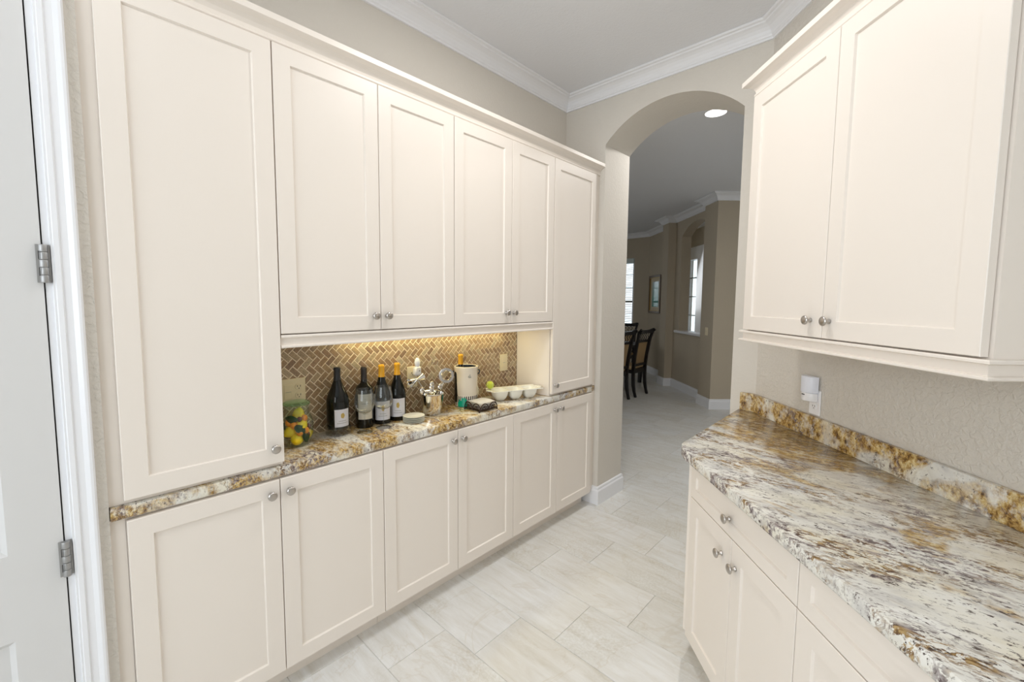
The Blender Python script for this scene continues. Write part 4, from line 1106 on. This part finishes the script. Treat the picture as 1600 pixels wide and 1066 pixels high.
# rim plate with three holes, built as rings bridging outer cells to well mouths
cells = [(-LL - 0.004, -0.052), (-0.052, 0.052), (0.052, LL + 0.004)]
for (xa, xb), c in zip(cells, (-0.104, 0.0, 0.104)):
    inn = rrect(c, 0.0455, 0.0515, 0.026, hz)
    out_ = []
    for (x, y, z) in inn:
        k_ = max(abs((x - c)) / 0.0455, abs(y) / 0.0515)
        X_ = (x - c) / k_ / 0.0455; Y_ = y / k_ / 0.0515
        ex = xb if X_ > 0 else xa
        out_.append((c + abs(X_) * (ex - c), Y_ * (WW + 0.006), hz + (0.004 if abs(Y_) > 0.99 else 0.0)))
    I1 = [bm.verts.new(p) for p in inn]; O1 = [bm.verts.new(p) for p in out_]
    for i in range(len(I1)): bm.faces.new((I1[i], I1[(i + 1) % len(I1)], O1[(i + 1) % len(I1)], O1[i]))
bmesh.ops.remove_doubles(bm, verts=bm.verts, dist=0.0006)
bmesh.ops.solidify(bm, geom=bm.faces[:], thickness=-0.0035)
link('rim', bm, 'white_ceramic', t, smooth=True)
for sx in (-1, 1):
    pts = [(sx * (LL - 0.002), -0.034), (sx * (LL + 0.018), -0.022), (sx * (LL + 0.024), 0), (sx * (LL + 0.018), 0.022), (sx * (LL - 0.002), 0.034)]
    link('grip', prism(pts if sx > 0 else pts[::-1], hz - 0.0005, hz + 0.004, 0.001, 1), 'white_ceramic', t)
# ball resting on the dish
bm = ellipsoid((0, 0, 0), (0.0255, 0.0255, 0.0255), 24, 16)
t = thing('yellow_ball', 'small yellow-green ball resting on the left end of the white dish', 'ball', (-1.922, 1.888, H + hz + 0.0296))
link('ball_body', bm, 'ball', t, smooth=True)
bm = bmesh.new(); pp = []
for i in range(48):
    a = 2 * PI * i / 48; v = Vector((math.cos(a) + 0.35 * math.cos(3 * a), math.sin(a) - 0.35 * math.sin(3 * a), 1.05 * math.sin(2 * a))).normalized() * 0.0256; pp.append(v)
tube(bm, pp, 0.0007, 5, closed=True); link('seam', bm, 'white_ceramic', t)

# ------------------------------------------------------------------ far rooms
def can(x, y, label):
    t = thing('recessed_light', label, 'ceiling light', (x, y, ZC))
    link('trim_ring', lathe([(0.078, -0.0005), (0.100, -0.0005), (0.100, -0.004), (0.082, -0.008), (0.078, -0.006)], 36, cap=False), 'trim', t, smooth=True)
    link('lens', lathe([(0, -0.004), (0.079, -0.004), (0.079, -0.0006), (0, -0.0006)], 36, cap=False), 'lamp', t, smooth=True)
can(-1.235, 3.742, 'lit round recessed ceiling light just beyond the archway')

# picture on the far wall
p_ = D2(8.957, 3.398)
t = thing('framed_picture', 'tall dark bronze framed picture on the far wall beside the window', 'picture', (*p_, 1.315), -PI / 4)
hw_, hh = 0.32, 0.79
bm = bmesh.new()
for a, b in (((-hw_, -0.035, 0), (-hw_ + 0.045, 0, hh)), ((hw_ - 0.045, -0.035, 0), (hw_, 0, hh)), ((-hw_ + 0.045, -0.035, 0), (hw_ - 0.045, 0, 0.045)), ((-hw_ + 0.045, -0.035, hh - 0.045), (hw_ - 0.045, 0, hh))): box(bm, a, b, 0.004)
link('frame', bm, 'frame', t)
bm = bmesh.new(); a_ = hw_ - 0.045
for a, b in (((-a_, -0.030, 0.045), (-a_ + 0.014, -0.004, hh - 0.045)), ((a_ - 0.014, -0.030, 0.045), (a_, -0.004, hh - 0.045)), ((-a_, -0.030, 0.045), (a_, -0.004, 0.059)), ((-a_, -0.030, hh - 0.059), (a_, -0.004, hh - 0.045))): box(bm, a, b)
link('gilt_fillet', bm, 'frame_gold', t)
link('mat_board', bx((-a_, -0.010, 0.05), (a_, -0.004, hh - 0.05)), 'mat_board', t)
art = NB('teal_landscape_print'); geo = art.n('TexCoord').outputs['Object']
sep = art.n('SeparateXYZ'); art.l(geo, sep.inputs[0])
cc_ = art.ramp(art.math('ADD', sep.outputs[2], art.math('MULTIPLY', art.noise(geo, 9, 4), 0.25)), [(0.15, (0.05, 0.16, 0.12)), (0.4, (0.16, 0.42, 0.38)), (0.6, (0.40, 0.62, 0.60)), (0.85, (0.62, 0.72, 0.82))])
art.l(cc_, art.b.inputs['Base Color']); art.b.inputs['Roughness'].default_value = 0.08; art.b.inputs['Specular IOR Level'].default_value = 1.0
link('print', bx((-0.16, -0.014, 0.13), (0.19, -0.0105, hh - 0.13)), art.m, t)

# dining chairs
def chair_proto():
    t = thing('dining_chair', 'x', 'chair', (0, 0, 0), 0, 'black dining chairs beyond the archway')
    # local: back at x=0, seat towards -x; width along y; sitter faces -x
    def back_x(z): return 0.0 if z < 0.45 else 0.11 * ((z - 0.45) / 0.65) ** 1.6
    for sy in (-1, 1):
        bm = bmesh.new(); pts = []; rad = []
        for z in (0, 0.08, 0.18, 0.30, 0.42, 0.52, 0.66, 0.80, 0.94, 1.06, 1.10):
            x = back_x(z) + (0.05 * (1 - z / 0.30) ** 2 if z < 0.30 else 0) + (0.03 if z > 1.08 else 0)
            yy = sy * (0.205 + (0.015 * (z - 0.45) / 0.6 if z > 0.45 else 0) + (0.02 if z > 1.05 else 0))
            pts.append((x, yy, z)); rad.append(0.8 if z < 0.1 else 1.0 if z < 0.9 else 0.85)
        tube(bm, pts, rad, flat=(0.019, 0.024)); link('back_leg', bm, 'black_wood', t)
    # curved top rail
    bm = bmesh.new(); n_ = 10
    for (z0, z1, th_) in ((1.035, 1.10, 0.022), (0.885, 0.925, 0.020)):
        prev = None
        for i in range(n_ + 1):
            u = i / n_; yy = -0.225 + 0.45 * u; bow = -0.025 * (1 - (2 * u - 1) ** 2)
            zt = z1 + (0.028 * abs(2 * u - 1) ** 3 if z1 > 1 else 0) - (0.010 if z1 > 1 else 0); x = back_x((z0 + z1) / 2) + bow + (0.018 if z1 > 1 else 0)
            rg = [bm.verts.new((x - th_ / 2, yy, z0)), bm.verts.new((x + th_ / 2, yy, z0)), bm.verts.new((x + th_ / 2, yy, zt)), bm.verts.new((x - th_ / 2, yy, zt))]
            if prev:
                for a in range(4): bm.faces.new((prev[a], prev[(a + 1) % 4], rg[(a + 1) % 4], rg[a]))
            else: bm.faces.new(rg)
            prev = rg
        bm.faces.new(prev[::-1])
    link('top_rail', bm, 'black_wood', t)
    bm = bmesh.new()
    for k in range(5):
        yc = -0.14 + 0.07 * k
        x = back_x(0.98) - 0.020 * (1 - (yc / 0.21) ** 2) + 0.006
        tube(bm, [(x, yc - 0.028, 0.925), (x, yc + 0.020, 0.96), (x, yc - 0.020, 1.0), (x, yc + 0.028, 1.037)], 0.007, 6)
    link('carved_fretwork', bm, 'black_wood', t)
    link('back_panel', prism([(0, 0), (1, 0), (1, 1), (0, 1)], 0, 1), 'tan_fabric', t)
    me = [c for c in t.children if c.name.startswith('back_panel')][0].data
    bm = bmesh.new(); rows = []
    for i in range(7):
        z = 0.535 + 0.352 * i / 6
        for side in (0,): rows.append([bm.verts.new((back_x(z) - 0.012 - 0.010 * math.cos(PI * (j / 6 - 0.5)), -0.175 + 0.35 * j / 6, z)) for j in range(7)])
    for a, b in zip(rows, rows[1:]):
        for j in range(6): bm.faces.new((a[j], a[j + 1], b[j + 1], b[j]))
    bmesh.ops.solidify(bm, geom=bm.faces[:], thickness=-0.035); bmesh.ops.recalc_face_normals(bm, faces=bm.faces); bm.to_mesh(me); bm.free()
    bm = bmesh.new(); box(bm, (-0.010, -0.205, 0.50), (0.018, 0.205, 0.535)); link('lower_rail', bm, 'black_wood', t)
    bm = bmesh.new()
    box(bm, (-0.44, -0.23, 0.385), (-0.415, 0.23, 0.445)); box(bm, (-0.415, 0.195, 0.385), (0.0, 0.215, 0.445)); box(bm, (-0.415, -0.215, 0.385), (0.0, -0.195, 0.445)); box(bm, (-0.015, -0.2, 0.385), (0.010, 0.2, 0.445))
    link('seat_frame', bm, 'black_wood', t)
    bm = bmesh.new(); box(bm, (-0.445, -0.225, 0.446), (-0.022, 0.225, 0.50), 0.018); link('seat', bm, 'tan_fabric', t, smooth=True)
    for sy in (-1, 1):
        bm = bmesh.new(); tube(bm, [(-0.425, sy * 0.21, 0.44), (-0.43, sy * 0.212, 0.25), (-0.425, sy * 0.21, 0.08), (-0.435, sy * 0.215, 0.0)], [1, 0.85, 0.7, 0.8], flat=(0.022, 0.022)); link('front_leg', bm, 'black_wood', t)
    return t
ch = chair_proto(); ch.location = (-3.215, 6.615, 0); ch['label'] = 'black dining chair with tan back, fully visible just right of the arch jamb'; 
c2_ = copy_tree(ch); c2_.location = (-3.225, 6.00, 0); c2_['label'] = 'nearer black dining chair, half hidden behind the arch jamb'
c3_ = copy_tree(ch); c3_.location = (-4.36, 8.22, 0); c3_.rotation_euler = (0, 0, PI / 2 + 0.15); c3_['label'] = 'farthest black dining chair at the head of the table, mostly hidden'
t = thing('dining_table', 'dark wooden dining table mostly hidden behind the black chairs', 'table', (-4.15, 6.7, 0))
link('tabletop', bx((-0.55, -1.15, 0.725), (0.53, 1.15, 0.762), 0.006), 'black_wood', t)
for sx in (-1, 1):
    for sy in (-1, 1):
        bm = bmesh.new(); tube(bm, [(sx * 0.42, sy * 1.0, 0.0), (sx * 0.43, sy * 1.02, 0.35), (sx * 0.43, sy * 1.02, 0.726)], [0.75, 1, 1.1], flat=(0.035, 0.035)); link('leg', bm, 'black_wood', t)
